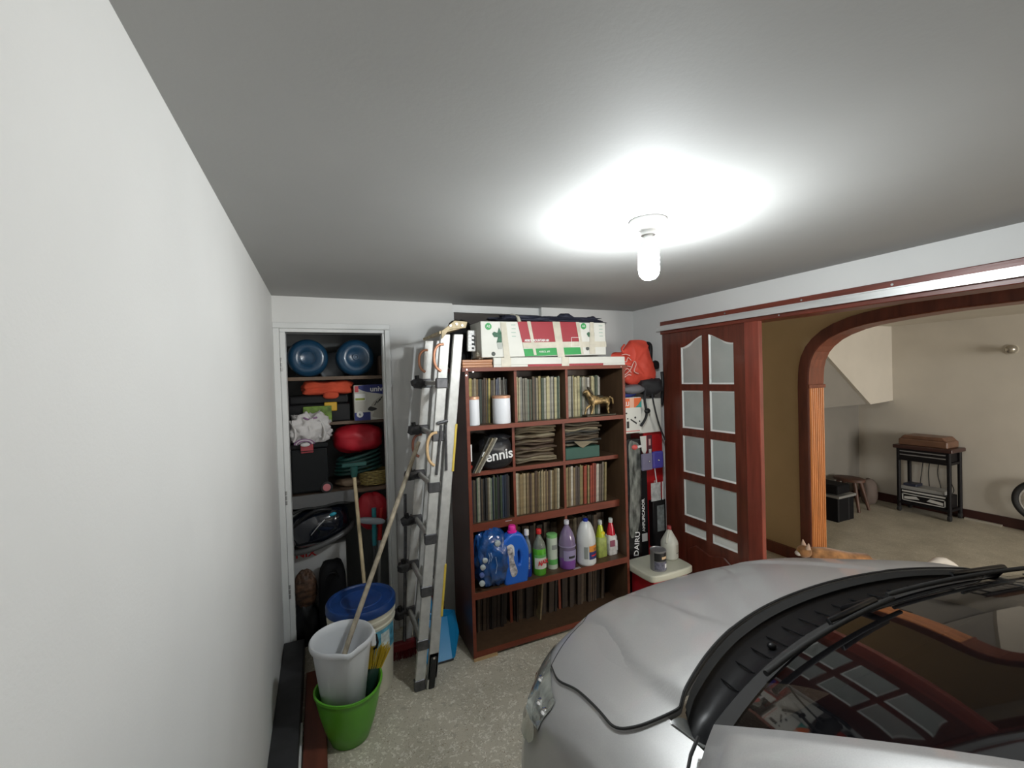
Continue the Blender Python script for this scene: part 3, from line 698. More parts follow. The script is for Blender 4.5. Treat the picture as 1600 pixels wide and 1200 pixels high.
# ------------------------------------------------------------ cleaning bottles on the fourth shelf
ZS = .4025
def bottle(name, label, cat, x, y, prof, m, n=28, sx=1, sy=1, sq=0, rz=0):
    t = thing(name, label, cat, (x, y, ZS), rz)
    M().lathe(prof, n, sx=sx, sy=sy, sq=sq).build('bottle_body', m, t, smooth=50)
    return t
def cap(t, z, r, h, m, r2=None): return M().lathe([(r, z), (r, z+h*.85), ((r2 or r)*.85, z+h), (.001, z+h)], 20).build('cap', m, t, smooth=40)
def lab(t, r, z0, z1, a0, a1, m, name='label', sx=1, sy=1): return M().lathe([(r, z0), (r, z1)], 16, a0=radians(a0), a1=radians(a1), sx=sx, sy=sy).build(name, m, t, smooth=60)
M_BLUEP = mat('blue_jug_plastic', (.018, .13, .58), .3, coat=.2)
# water bottles in a blue bag
t = thing('bag_of_bottles', 'shiny blue plastic bag full of bottles with white caps at fourth shelf left', 'bag', (.935, 2.515, ZS))
M().blob((.004, 0, .165), .110, .095, .168, .13, 2.8, 2.6, seed=11, n=48, flat=0, ridge=True).build('bag_skin', mat('blue_film', (.008, .065, .24), .12, coat=.6, bump=1., bscale=40, var=.5, scale=14), t, smooth=80)
for i, (x, z, r) in enumerate(((.02, .275, .019), (-.065, .19, .016), (-.08, .15, .016), (-.088, .105, .015), (-.088, .055, .017))):
    c = M().lathe([(r, 0), (r, .013), (r*.8, .016), (.001, .016)], 18, mx=Matrix.Translation((x, -.085 if i else -.08, z)) @ Matrix.Rotation(pi/2+.2, 4, 'X')).build('bottle_cap', plastic('b8c0c0') if i not in (3,) else mat('clear_blue_cap', (.1, .15, .4), .2), t, smooth=50)
for i, (x, z, l) in enumerate(((-.045, .23, .06), (-.03, .23, .05), (.0, .2, .1))):
    M().tube([(x, -.102, z), (x+.006, -.106, z-l*.5), (x-.003, -.103, z-l)], .0018, n=5).build('fold_highlight', mat('film_highlight', (.35, .5, .7), .2), t)  # pale tubes paint highlights along the folds of the film
# big blue jug with handle
t = thing('detergent_jug', 'blue detergent jug with a bright pink cap and moulded handle', 'jug', (1.085, 2.475, ZS), 0)
out = smoothloop([(-.055, .0), (.045, 0), (.062, .02), (.072, .12), (.070, .2), (.045, .265), (.02, .292), (-.03, .292), (-.07, .262), (-.088, .215), (-.07, .13), (-.066, .03)])
hole = smoothloop([(.0, .11), (.028, .10), (.042, .135), (.038, .19), (.012, .215), (-.004, .19), (-.002, .15)])
plate('jug_body', [out, hole[::-1]], .024, .015, M_BLUEP, t)
M().lathe([(.027, .296), (.03, .302), (.03, .315), (.024, .318), (.024, .345), (.019, .352), (.001, .353)], 24, cx=-.012).build('cap', mat('pink_cap', (.75, .02, .32), .3), t, smooth=40)
lb = smoothloop([(-.068, .235), (-.04, .245), (-.022, .225), (-.022, .15), (.0, .08), (-.01, .05), (-.035, .045), (-.05, .09), (-.055, .17)])
plate('label', [lb], .0006, 0, mat('jug_label', (.45, .42, .42), .5, var=.8, scale=38), t, loc=(0, -.0405, 0))
plate('label_trim', [smoothloop([(-.070, .237), (-.04, .249), (-.019, .227), (-.019, .17), (-.03, .22), (-.045, .232)])], .0005, 0, M_WHT, t, loc=(0, -.0412, 0))
# slim spray bottle
t = bottle('slim_bottle', 'slim dark blue bottle with a white cap left of the green cleaner', 'bottle', 1.185, 2.50, [(.027, 0), (.029, .01), (.029, .15)], mat('dark_blue_liquid', (.01, .03, .28), .12, coat=.5))
M().lathe([(.029, .15), (.028, .19), (.022, .22), (.012, .245), (.011, .262)], 24).build('clear_top', mat('clear_top', (.35, .42, .5), .08, trans=.6), t, smooth=50)
cap(t, .262, .016, .035, plastic('e8e8e8')); text('CRISTALES', .016, M_WHT, t, (.0, -.0305, .09), (radians(90), radians(-90), 0), name='lettering')
# green cleaner
t = bottle('green_cleaner_bottle', 'clear bottle of green cleaner with red cap and red lettering', 'bottle', 1.268, 2.49, [(.040, 0), (.044, .006), (.044, .16), (.042, .17)], mat('green_liquid', (.10, .42, .03), .1, coat=.5))
M().lathe([(.042, .17), (.038, .195), (.024, .225), (.014, .245), (.013, .262)], 28).build('clear_top', mat('clear_green_top', (.45, .5, .42), .06, trans=.65), t, smooth=50)
cap(t, .26, .018, .03, mat('red_cap', (.55, .02, .02), .35))
lab(t, .0448, .045, .115, 200, 345, paper('d8d8cc')); lab(t, .0447, .115, .135, 200, 345, mat('green_label', (.12, .42, .10), .5))
text('AJAX', .036, mat('red_print', (.60, .015, .02), .5), t, (.002, -.0465, .088), (radians(90), radians(-8), 0), bold=.0015, sx=.85)
# white tube
t = bottle('powder_tube', 'white and green tube container with a light green cap', 'bottle', 1.385, 2.53, [(.036, 0), (.037, .005), (.037, .205)], plastic('c4ccbc'))
cap(t, .205, .037, .022, mat('pale_green_cap', (.20, .48, .16), .4))
lab(t, .0375, .03, .065, 200, 340, mat('green_label', (.12, .42, .10), .5)); lab(t, .0374, .13, .16, 240, 300, mat('grey_print', (.25, .27, .25), .5))
# purple
t = bottle('purple_cleaner_bottle', 'large bottle of violet cleaner with a white screw cap', 'bottle', 1.478, 2.49, [(.050, 0), (.056, .006), (.056, .075)], mat('violet_liquid', (.22, .07, .36), .12, coat=.5))
M().lathe([(.056, .075), (.055, .145), (.058, .150), (.056, .157), (.054, .19), (.04, .235), (.022, .265), (.014, .278), (.014, .29)], 30).build('clear_violet_top', mat('violet_shell', (.20, .15, .26), .1, coat=.5), t, smooth=50)
cap(t, .288, .017, .026, plastic('c8c8d0')); lab(t, .0568, .06, .125, 215, 335, mat('lilac_label', (.30, .26, .42), .5)); lab(t, .0573, .075, .09, 250, 300, M_BLKP)
M().lathe([(.0585, .146), (.0595, .150), (.0585, .155)], 30, cap=False).build('ring', mat('lilac_label', (.30, .26, .42), .5), t, smooth=50)
# white bleach
t = bottle('bleach_bottle', 'tall white bleach bottle with blue cap and orange and navy label', 'bottle', 1.625, 2.485, [(.060, 0), (.066, .008), (.067, .02), (.065, .03), (.065, .14), (.067, .15), (.063, .19), (.050, .24), (.035, .272), (.018, .285)], plastic('d4d6d4'))
cap(t, .284, .018, .018, mat('navy_cap', (.01, .03, .30), .35))
lab(t, .0675, .095, .135, 255, 345, mat('orange_label', (.72, .26, .03), .5)); lab(t, .0676, .045, .095, 255, 345, mat('navy_label', (.02, .03, .14), .5))
lab(t, .0679, .10, .118, 285, 315, mat('brown_label', (.35, .14, .03), .5)); lab(t, .0679, .065, .074, 268, 335, mat('red_print', (.6, .015, .02), .5)); lab(t, .0674, .05, .13, 225, 248, mat('grey_print', (.25, .27, .25), .5))
# yellow-green, red
for (x, h, h2, lb_) in ((1.775, (.50, .58, .03), (.30, .36, .08), 'square yellow-green bottle with a frosted cap beside the bleach'), (1.865, (.50, .012, .03), (.55, .54, .52), 'red-necked bottle with pale label at the right end')):
    t = thing('polish_bottle', lb_, 'bottle', (x, 2.53, ZS))
    mm = mat('polish_%d' % int(x*100), h, .2, coat=.4)
    M().lathe([(.036, 0), (.038, .006), (.038, .125), (.030, .14)], 32, sq=6, sx=1, sy=.8).build('bottle_body', mat('polish_label_%d' % int(x*100), h2, .45, var=.25, scale=30), t, smooth=40)
    M().lathe([(.032, .138), (.026, .17), (.018, .205), (.012, .225)], 24).build('bottle_neck', mm, t, smooth=50)
    cap(t, .224, .015, .03, plastic('b8bcb8'))
    if x < 1.8: disc('sticker', .006, .165, .015, mat('yellow_sticker', (.8, .62, .02), .5), t, y=-.026)
    else:
        rect('barcode', .02, .03, .034, .10, M_WHT, t, y=-.031); rect('label', -.03, .06, .012, .105, mat('plum_label', (.25, .06, .10), .5), t, y=-.031)

# ------------------------------------------------------------ on top of the bookcase
ZT = 1.7455
for i in range(3):
    tag(B(.766, 2.42, ZT+.0155*i, .955-.004*(i % 2), 2.60, ZT+.0155*i+.0148).build('wooden_slat_board', mat('varnished_plank', (.42, .17, .06), .4, var=.35, scale=14, stretch=(.3, 3, 3)), bevel=.002),
        ['lowest short varnished board of the three on bookcase top', 'middle short varnished board of the three on bookcase top', 'uppermost short varnished board of the three on bookcase top'][i], 'board', 'short boards on the bookcase top')
M_TAPE = mat('packing_tape', (.50, .47, .38), .3, var=.12, scale=20)
M_CRED = mat('crimson_card', (.29, .009, .022), .45, var=.08, scale=4); M_CWHT = mat('white_card', (.62, .62, .57), .55, var=.06, scale=5); M_CGRN = mat('green_card', (.012, .28, .06), .5, var=.1, scale=6)
t = thing('carton', 'flat white carton with a red base under the taped tree box', 'box', (.965, 2.43, ZT))
B(0, 0, .012, .985, .36, .058).build('carton_top', M_CWHT, t, bevel=.003); B(.0, 0, 0, .985, .36, .012).build('carton_base', M_CWHT, t)
rect('red_band', .23, 0, .80, .014, M_CRED, t); rect('tape', .475, 0, .53, .058, M_TAPE, t, y=-.0015); rect('tape', .05, 0, .115, .058, M_TAPE, t, y=-.0015)
t = thing('tree_box', 'long taped white, red and green tree carton on bookcase top', 'box', (.895, 2.44, 1.8045), rot=(0, radians(-.8), 0))
Lb = .905; Hb = .218
B(0, 0, 0, Lb, .30, Hb).build('carton_body', M_CWHT, t, bevel=.003)
def U(px): return (px-80)/1450*Lb
def V(py): return Hb-(py-155)/(420)*Hb
t0 = .0008
plate('red_panel', [[(U(470), V(155)), (U(1195), V(150)), (U(1222), V(398)), (U(515), V(405))]], t0, 0, M_CRED, t, loc=(0, -.0015, 0))
plate('green_panel', [[(U(527), V(482)), (U(1215), V(470)), (U(1225), V(560)), (U(540), V(572))]], t0, 0, M_CGRN, t, loc=(0, -.0015, 0))
M_TREE = mat('printed_tree', (.03, .11, .06), .6, var=.5, scale=60)
for cx, wd in ((245, 50), (1335, 50)):
    plate('printed_tree', [[(U(cx-50), V(300)), (U(cx-30), V(275)), (U(cx+5), V(290)), (U(cx+25), V(225)), (U(cx+48), V(290)), (U(cx+48), V(405)), (U(cx-8), V(405)), (U(cx+10), V(340)), (U(cx-30), V(340))]], t0, 0, M_TREE, t, loc=(0, -.0015, 0))
    plate('printed_pot', [[(U(cx-5), V(410)), (U(cx+60), V(410)), (U(cx+45), V(480)), (U(cx+5), V(480))]], t0, 0, mat('printed_grey', (.38, .40, .37), .6), t, loc=(0, -.0015, 0))
for px, py, s in ((158, 215, 'A5'), (1247, 203, 'A5')):
    disc('round_badge', U(px), V(py), .021, M_CGRN, t, y=-.0015); text(s, .02, M_WHT, t, (U(px), -.0032, V(py)), FRONT)
for px, py in ((200, 535), (1288, 490)): disc('round_mark', U(px), V(py), .013, mat('dark_print', (.06, .07, .06), .6), t, y=-.0015)
for px in (420, 1465):
    for k in range(4): rect('caption', U(px-20+5*(k % 2)), V(200+45*k), U(px+28), V(190+45*k), mat('pale_green_print', (.32, .45, .38), .6), t, y=-.001, th=.0006)
text('ARBOL MOUNTAIN 6M', .021, M_WHT, t, (U(680), -.0035, V(382)), FRONT, bold=.0006, sx=.8)
text('ARBOL 6M', .017, M_WHT, t, (U(760), -.0035, V(520)), FRONT)
for a, b, c, d in ((1085, 345, 1190, 350), (1085, 465, 1190, 470), (1085, 345, 1090, 470), (1187, 345, 1191, 470)):
    rect('outline_square', U(a), V(d), U(c), V(b), M_WHT, t, y=-.0045, th=.0004)
for pts in ([(285, 165), (345, 165), (375, 600), (310, 600)], [(575, 150), (615, 150), (670, 560), (640, 560)], [(868, 150), (955, 150), (1000, 590), (915, 590)], [(1150, 150), (1195, 150), (1235, 560), (1205, 560)], [(1330, 150), (1375, 150), (1385, 560), (1310, 560)], [(515, 405), (1530, 400), (1535, 470), (525, 475)]):
    plate('tape', [[(U(a), V(b)) for a, b in pts]], .0005, 0, M_TAPE, t, loc=(0, -.0032-.0003*pts[0][0]/500, 0))
t2 = thing('folded_cloth', 'dark navy folded cloth bag lying on the taped tree box', 'cloth', (1.42, 2.56, 2.034))
M().blob((0, 0, .012), .40, .12, .030, .25, 3.5, 3.5, seed=5, n=44, flat=0).build('cloth', mat('navy_cloth', (.012, .014, .03), .7, bump=.4), t2, smooth=80)
M().blob((.10, -.05, .035), .06, .05, .030, .2, 2, 2, seed=6).build('cloth_hump', MC['navy_cloth'], t2, smooth=80)
M().blob((.31, -.05, .028), .04, .04, .024, .2, 2, 2, seed=9).build('cloth_hump', MC['navy_cloth'], t2, smooth=80)
M().tube([(-.27, -.122, -.01), (-.275, -.11, .02), (-.28, -.02, .045)], .012, n=6).build('tape', M_TAPE, t2, smooth=60)
# black case and white multi-socket at the left
t = thing('black_bag', 'black slack bag behind the white socket strip on bookcase top', 'bag', (.84, 2.70, ZT))
M().blob((0, 0, .14), .10, .09, .17, .12, 2.5, 2.8, seed=21, flat=0).build('bag_body', M_BLACKM, t, smooth=80)
t = thing('socket_strip', 'white speckled socket strip standing upright on the bookcase top', 'power strip', (.862, 2.535, 1.792+.0), rot=(0, radians(2), 0))
B(-.029, -.012, .055, .029, .012, .185).build('socket_body', mat('white_speckled', (.74, .74, .72), .4, var=.3, scale=90), t, bevel=.006, seg=3)
for z in (.075, .10, .125, .15): rect('socket', -.004, z-.006, .012, z+.006, M_BLKP, t, y=-.0125, th=.0005)
B(.012, -.0135, .09, .018, -.012, .15).build('slot', M_BLKP, t)
M().tube([(0, 0, .058), (.004, 0, .03), (-.006, -.004, .0), (.0, -.004, -.028)], .005).build('cord', M_BLACK, t, smooth=60)
tag(M().blob((.905, 2.50, 1.825), .025, .03, .030, .3, 3, 2, seed=4, flat=1.7925).build('crumpled_tape', M_TAPE, smooth=30), 'crumpled ball of clear tape beside the white socket strip', 'tape')
# ------------------------------------------------------------ folded ladder
def ladder():
    t = thing('folding_ladder', 'folded aluminium multi-hinge ladder leaning against the bookcase', 'ladder', (0, 0, 0))
    L = .385
    def A(z, y=0): return Vector((.440+.107*z, 2.345+y, z))
    def Bs(z, y=0): return Vector((.502+.112*z, 2.335+y, z))
    def stile(fn, z0, z1, y, w=.027, d=.013):
        m = M(); a = fn(z0, y); b = fn(z1, y); ps = []
        for p in (a, b): ps += [(p.x-w, p.y-d, p.z), (p.x+w, p.y-d, p.z), (p.x+w, p.y+d, p.z), (p.x-w, p.y+d, p.z)]
        m.add(ps, [(0, 1, 2, 3), (4, 5, 6, 7), (0, 1, 5, 4), (1, 2, 6, 5), (2, 3, 7, 6), (3, 0, 4, 7)]); return m
    for fn, y in ((A, 0), (A, L), (Bs, 0), (Bs, L)): stile(fn, .05, 1.93, y).build('stile', mat('ladder_aluminium', (.52, .52, .50), .5, .35, var=.12, scale=25, bump=.1, bscale=120), t, bevel=.003)
    zs = (.245, .53, .81, 1.09, 1.37, 1.66)
    for z in zs:
        a, b = A(z), A(z, L)
        r = M().cyl(a, b, .015, n=14).build('rung', M_ALU, t, smooth=50)
        c = M(); c.box(a.x-.032, a.y-.018, z-.028, a.x+.032, a.y+.018, z+.028); c.build('rung_collar', M_STEEL, t, bevel=.004)
        c = M(); c.box(b.x-.034, b.y-.022, z-.028, b.x+.034, b.y+.022, z+.028); c.build('rung_collar', M_STEEL, t, bevel=.004)
        k = M().blob((b.x-.055, b.y-.02, z), .04, .03, .03, .25, 2.2, 3, seed=z*9, n=16).build('lock_housing', mat('black_lock_plastic', (.03, .03, .033), .4, var=.6, scale=40), t, smooth=40)
        M().cyl((b.x-.06, b.y-.03, z+.02), (b.x-.063, b.y-.03, z+.05), .014).build('lock_knob', M_BLACK, k, smooth=50)
        M().cyl(Bs(z-.02), Bs(z-.02, L), .015, n=14).build('rung', M_ALU, t, smooth=50)
    br = mat('brass_plate', (.40, .32, .19), .55, .1, var=.3, scale=30)
    p0, p1 = A(1.955, L), Bs(1.985)
    tp = M(); d = (p1-p0); n_ = 6
    tp.prism([(p0.x-.03, 1.90), (p1.x-.06, 1.955), (p1.x+.035, 1.965), (p1.x+.045, 2.0), (p1.x-.03, 2.005), (p0.x-.03, 1.945)], 'y', 2.315, 2.322)
    to = tp.build('hinge_plate', br, t, bevel=.002)
    tp = M().prism([(p0.x-.04, 1.93), (p1.x+.035, 1.97), (p1.x+.035, 1.985), (p0.x-.04, 1.945)], 'y', 2.322, 2.345+L)
    tp.build('hinge_plate', br, t)
    for x, z in ((p1.x-.055, 1.975), (p1.x-.02, 1.985), (p1.x+.012, 1.978)): M().cyl((x, 2.308, z), (x, 2.316, z), .006).build('bolt', M_ALU, to, smooth=40)
    cp = mat('copper_handle', (.52, .24, .14), .4, .4); tanm = mat('tan_handle', (.62, .42, .22), .5)
    for (zc, y, m_, h) in ((1.80, 0, cp, .075), (1.30, 0, tanm, .09), (1.80, L, cp, .07), (1.27, L, mat('red_brown_handle', (.30, .11, .07), .5), .07)):
        p = A(zc, y-.015); pts = [(p.x-.0, p.y, zc+h), (p.x-.03, p.y, zc+h*.92), (p.x-.052, p.y, zc+h*.5), (p.x-.056, p.y, zc-h*.2), (p.x-.045, p.y, zc-h*.7), (p.x-.02, p.y, zc-h)]
        M().tube(catm3(pts), .008, n=8).build('lock_handle', m_, t, smooth=60)
    # spreader struts
    for a, b in (((A(1.43)+Vector((.012, -.02, 0))), A(1.16)+Vector((.004, -.02, 0))), (A(1.43)+Vector((.035, -.022, 0)), Bs(1.18)+Vector((-.012, -.02, 0)))):
        M().tube([a, b], .007, n=8).build('spreader_strut', M_STEEL, t, smooth=40)
    a = A(1.44); M().tube([(a.x-.012, a.y-.022, a.z), (a.x+.045, a.y-.024, a.z+.012)], .009, n=8).build('spreader_pivot', M_STEEL, t, smooth=40)
    for z0, z1 in ((1.17, 1.43), (.38, .66)):
        a, b = Bs(z0), Bs(z1); m = M(); ps = []
        for p in (a, b): ps += [(p.x+.020, p.y-.016, p.z), (p.x+.032, p.y-.016, p.z), (p.x+.032, p.y+.006, p.z), (p.x+.020, p.y+.006, p.z)]
        m.add(ps, [(0, 1, 2, 3), (4, 5, 6, 7), (0, 1, 5, 4), (1, 2, 6, 5), (2, 3, 7, 6), (3, 0, 4, 7)]).build('yellow_sticker', mat('yellow_warning_label', (.62, .45, .06), .5), t)
    for fn, y in ((A, 0), (A, L), (Bs, L)):
        p = fn(.03, y); M().box(p.x-.03, p.y-.017, 0, p.x+.028, p.y+.017, .06).build('rubber_foot', M_STEEL, t, bevel=.004)
    stile(Bs, .0, .17, 0, .017, .018).build('rubber_foot', M_RUB, t, bevel=.005)
    stile(Bs, .0, .19, 0, .027, .013).build('foot_sleeve', M_ALU, t, bevel=.003)
    b0 = Bs(.17); M().cyl((b0.x, b0.y-.02, .165), (b0.x, b0.y-.012, .165), .006).build('bolt', M_CHROME, t)
def catm3(P, n=5):
    out = []
    for i in range(len(P)-1):
        p0, p1, p2, p3 = [Vector(P[max(0, min(len(P)-1, i+j))]) for j in (-1, 0, 1, 2)]
        for k in range(n):
            u = k/n; out.append(.5*((2*p1)+(p2-p0)*u+(2*p0-5*p1+4*p2-p3)*u*u+(3*p1-p0-3*p2+p3)*u**3))
    out.append(Vector(P[-1])); return out
ladder()

# ------------------------------------------------------------ buckets
t = thing('green_tub', 'lime green plastic tub holding the white pail', 'tub', (.080, 2.185, 0))
gp = [(.080, 0), (.087, .004), (.112, .075), (.131, .15), (.144, .215), (.149, .243), (.154, .246), (.154, .256), (.146, .256), (.142, .243), (.126, .15), (.106, .075), (.078, .008), (.001, .008)]
def tub(u): pass
m = M().lathe(gp, 48)
m.v = [(x, y, z+(.008*sin(2*math.atan2(y, x)+.5)+.006*x/.15)*max(0, (z-.1)/.17)) for x, y, z in m.v]
m.build('tub_body', mat('lime_plastic', (.10, .36, .025), .35), t, smooth=50)
t = thing('white_pail', 'white plastic pail with pouring lip standing in green tub', 'pail', (.058, 2.198, .150))
pp = [(.090, 0), (.094, .004), (.130, .29), (.131, .30), (.141, .302), (.144, .311), (.144, .325), (.139, .331), (.132, .327), (.126, .295), (.088, .01), (.001, .01)]
m = M().lathe(pp, 64)
def lip(x, y, z):
    a = math.atan2(y, x)+pi/2-.15; k = math.exp(-(a/.22)**2)*sst(.24, .32, z); f = 1+.10*k; return (x*f, y*f, z-.008*k)
m.v = [lip(*p) for p in m.v]
po = m.build('pail_body', mat('white_pail_plastic', (.64, .66, .68), .4), t, smooth=50)
M().box(.128, -.03, .255, .150, .01, .32).build('handle_ear', M_WHT, t, bevel=.004)
M().tube([(.152, -.015, .30), (.160, -.01, .26), (.155, .0, .23), (.143, .01, .22)], .006).build('handle', M_BLACK, t, smooth=60)
t = thing('hand_brush', 'upturned hand brush with yellow bristles in green tub', 'brush', (.176, 2.215, .165), rot=(radians(-4), radians(12), 0))
M().blob((0, 0, .05), .035, .022, .075, .1, 2, 2.6, n=20).build('brush_head', mat('dark_green_plastic', (.01, .035, .025), .4), t, smooth=60)
br = M()
for i in range(150):
    a = R.uniform(-.03, .035); b = R.uniform(-.018, .018); sp = 1.7
    br.cyl((a, b, .11), (a*sp+.004, b*sp, .205+R.uniform(-.012, .008)), .0018, .0012, n=4)
tag(br.build('bristles', mat('yellow_bristle', (.52, .36, .02), .6), t), kind='stuff')
t = thing('lidded_bucket', 'big white ribbed bucket with dark blue lid by the closet', 'bucket', (.172, 2.525, 0))
M().lathe([(.150, 0), (.156, .006), (.170, .36), (.176, .363), (.178, .375), (.172, .38), (.172, .395), (.179, .398), (.180, .412), (.174, .416), (.176, .455)], 56).build('bucket_body', mat('cream_bucket_plastic', (.60, .57, .46), .4), t, smooth=40)
M().lathe([(.180, .440), (.184, .443), (.184, .474), (.178, .484), (.165, .486), (.158, .478), (.11, .476), (.105, .480), (.10, .476), (.001, .475)], 56).build('lid', mat('blue_lid_plastic', (.007, .040, .17), .4, var=.25, scale=12), t, smooth=40)
lab(t, .1735, .24, .36, 285, 335, mat('teal_label', (.08, .30, .42), .5, var=.6, scale=25)); lab(t, .1745, .235, .34, 298, 318, mat('pale_label', (.55, .62, .6), .5, var=.4, scale=30))
# sticks
t = thing('mop_handle', 'long grey wooden mop handle leaning from the white pail', 'pole', (0, 0, 0))
M().tube([(.0, 2.178, .215), (.09, 2.25, .421), (.524, 2.6, 1.285), (.535, 2.609, 1.307)], .0125, n=12).build('pole', mat('weathered_stick', (.36, .31, .23), .6, var=.3, scale=30), t, smooth=60)
t = thing('broom', 'pale wooden broom standing upside down with dark green head', 'broom', (.235, 2.78, 0))
M().tube([(0, 0, 0), (-.048, .22, 1.08)], .0115, n=12).build('broom_stick', mat('pale_stick', (.55, .44, .27), .5, var=.2, scale=20), t, smooth=60)
M().lathe([(.018, 1.06), (.022, 1.08), (.026, 1.13)], 14, cx=-.048, cy=.22).box(-.12, .205, 1.13, .03, .245, 1.155).build('broom_head', mat('green_broom_plastic', (.01, .07, .06), .45), t, bevel=.003)
# dustpan, red brush
t = thing('dustpan', 'bright blue dustpan lying on the floor by bookcase', 'dustpan', (.60, 2.56, .0), rot=(radians(0), 0, 0))
M_DP = mat('blue_dustpan_plastic', (.01, .24, .50), .35)
pv = [(-.07, -.055, .03), (.065, -.055, .03), (.155, .05, .155), (.12, .10, .20), (-.05, .10, .19), (-.10, .05, .10)]
pi_ = [(-.06, -.05, .022), (.06, -.05, .022), (.13, .055, .10), (.10, .10, .13), (-.04, .10, .13), (-.085, .05, .08)]
M().add([(-.07, -.06, .006), (.075, -.06, .006), (.10, .14, .165), (-.06, .14, .165)], [(0, 1, 2, 3)]).build('pan_floor', M_DP, t, solid=.004)
M().add([(.075, -.06, .006), (.10, .14, .165), (.145, .12, .20), (.135, .0, .12), (.09, -.06, .02)], [(0, 1, 2, 3, 4)]).add([(-.07, -.06, .006), (-.06, .14, .165), (-.09, .12, .20), (-.11, .0, .12), (-.08, -.06, .02)], [(0, 1, 2, 3, 4)]).add([(-.06, .14, .165), (.10, .14, .165), (.145, .12, .20), (.08, .13, .215), (-.06, .13, .215), (-.09, .12, .20)], [(0, 1, 2, 3, 4, 5)]).build('pan_side', M_DP, t, solid=.004)
M().add([(-.07, -.064, .004), (.078, -.064, .004), (.078, -.058, .010), (-.07, -.058, .010)], [(0, 1, 2, 3)]).build('rubber_lip', M_RUB, t, solid=.004)
M().tube([(.01, .13, .19), (.0, .17, .26), (-.01, .20, .36)], .013).build('pan_handle', M_DP, t, smooth=60)
t = thing('floor_brush', 'dark red floor brush standing behind the ladder feet', 'brush', (.42, 2.66, 0))
M().box(-.07, -.02, .05, .07, .02, .10).build('brush_block', mat('dark_red_plastic', (.18, .008, .012), .4), t, bevel=.008, seg=2)
b_ = M()
for i in range(60): x = -.065+.0022*i; b_.cyl((x, R.uniform(-.015, .015), .052), (x*1.1, R.uniform(-.02, .02), .002), .002, n=4)
tag(b_.build('bristles', MC['dark_red_plastic'], t), kind='stuff')
M().tube([(0, 0, .09), (.05, .14, .70), (.06, .16, .95)], .010).build('brush_stick', M_STEEL, t, smooth=60)
t = thing('covered_tool', 'thin grey plastic-wrapped broom leaning behind the ladder', 'broom', (.66, 2.88, 0))
M().tube([(0, 0, .25), (-.05, .05, .7)], .012).build('stick', M_STEEL, t, smooth=60)
M().blob((.01, -.02, .14), .05, .04, .14, .2, 3, 2, seed=2, flat=0).build('wrapped_head', mat('dull_red_wrap', (.14, .02, .02), .5), t, smooth=60)

# ------------------------------------------------------------ closet
M_SHF = mat('closet_shelf', (.13, .085, .055), .6, var=.2, scale=8, stretch=(.4, 2, 2))
for z0, z1, y0, x0 in ((1.700, 1.722, 3.12, -.24), (1.392, 1.412, 3.20, -.24), (.93, .955, 3.11, -.24)):
    tag(B(x0, y0, z0, .47, 3.62, z1).build('closet_shelf', M_SHF), {1.700: 'brown closet shelf under the two blue water bottles', 1.392: 'brown closet shelf under the tool case and printed box', .93: 'lowest closet shelf, edged with a grey panel'}[z0], 'shelf')
tag(B(-.24, 3.095, .875, .20, 3.11, .955).build('shelf_edge_panel', mat('grey_panel', (.11, .11, .11), .5)), 'grey flat panel along lowest closet shelf front', 'panel')
M_CARB = mat('blue_water_bottle', (.010, .050, .105), .3, coat=.3)
for x, lb_ in ((-.065, 'left of two big blue water bottles lying in closet top'), (.235, 'right of two big blue water bottles, with round valve showing')):
    t = thing('water_bottle', lb_, 'water bottle', (x, 3.16, 1.722+.1275), group='big blue water bottles in the closet')
    mx = Matrix.Rotation(-pi/2, 4, 'X')
    M().lathe([(.001, .012), (.05, .012), (.058, .004), (.08, .0), (.105, .004), (.122, .02), (.126, .045), (.122, .06), (.126, .075), (.126, .22), (.12, .26), (.09, .31), (.035, .34), (.027, .38)], 48, mx=mx).build('bottle_body', M_CARB, t, smooth=50)
    for r in ((.045, .075, .1) if x < 0 else (.09,)): M().tube([(r*cos(a), .004-.002, r*sin(a)) for a in [2*pi*k/32 for k in range(32)]], .0016, n=5, closed=True).build('moulded_ring', M_CARB, t, smooth=60)
    if x > 0:
        M().tube([(.0+.017*cos(a), -.0, .004+.017*sin(a)) for a in [2*pi*k/24 for k in range(24)]], .003, n=6, closed=True).build('valve_ring', mat('pale_blue_ring', (.10, .16, .24), .4), t, smooth=60)
        M().lathe([(.008, 0), (.008, .004)], 12, mx=Matrix.Translation((0, .01, .004)) @ Matrix.Rotation(pi/2, 4, 'X')).build('valve', MC['pale_blue_ring'], t)
tag(B(.385, 3.14, 1.7225, .44, 3.3, 1.86).build('small_carton', paper('4a3a30'), bevel=.003), 'small brown carton at right end of the closet top shelf', 'box')
tag(M().blob((.09, 3.45, 1.80), .10, .06, .10, .15, 2, 2.5, seed=14, flat=1.7225).build('plastic_sack', mat('grey_sack', (.34, .37, .40), .5), smooth=60), 'pale grey plastic sack behind the blue water bottles', 'sack')
t = thing('tool_case', 'black plastic tool case with a yellow latch in closet', 'case', (.0, 3.21, 1.4125))
B(-.20, 0, 0, .19, .26, .125).build('case_body', M_BLACK, t, bevel=.01, seg=2); B(-.19, .005, .125, .18, .25, .185).build('case_lid', M_BLACK, t, bevel=.012, seg=2)
B(.025, -.008, .075, .105, .004, .135).build('latch', mat('yellow_latch', (.62, .36, .02), .4), t, bevel=.004)
t = thing('folded_towel', 'bright orange folded cloth lying on top of tool case', 'cloth', (.05, 3.30, 1.6))
M().blob((0, 0, .045), .155, .10, .046, .20, 3.2, 7, seed=31, flat=0, n=44).build('cloth', mat('orange_cloth', (.58, .075, .03), .85, bump=.5, bscale=200, var=.15, scale=10), t, smooth=80)
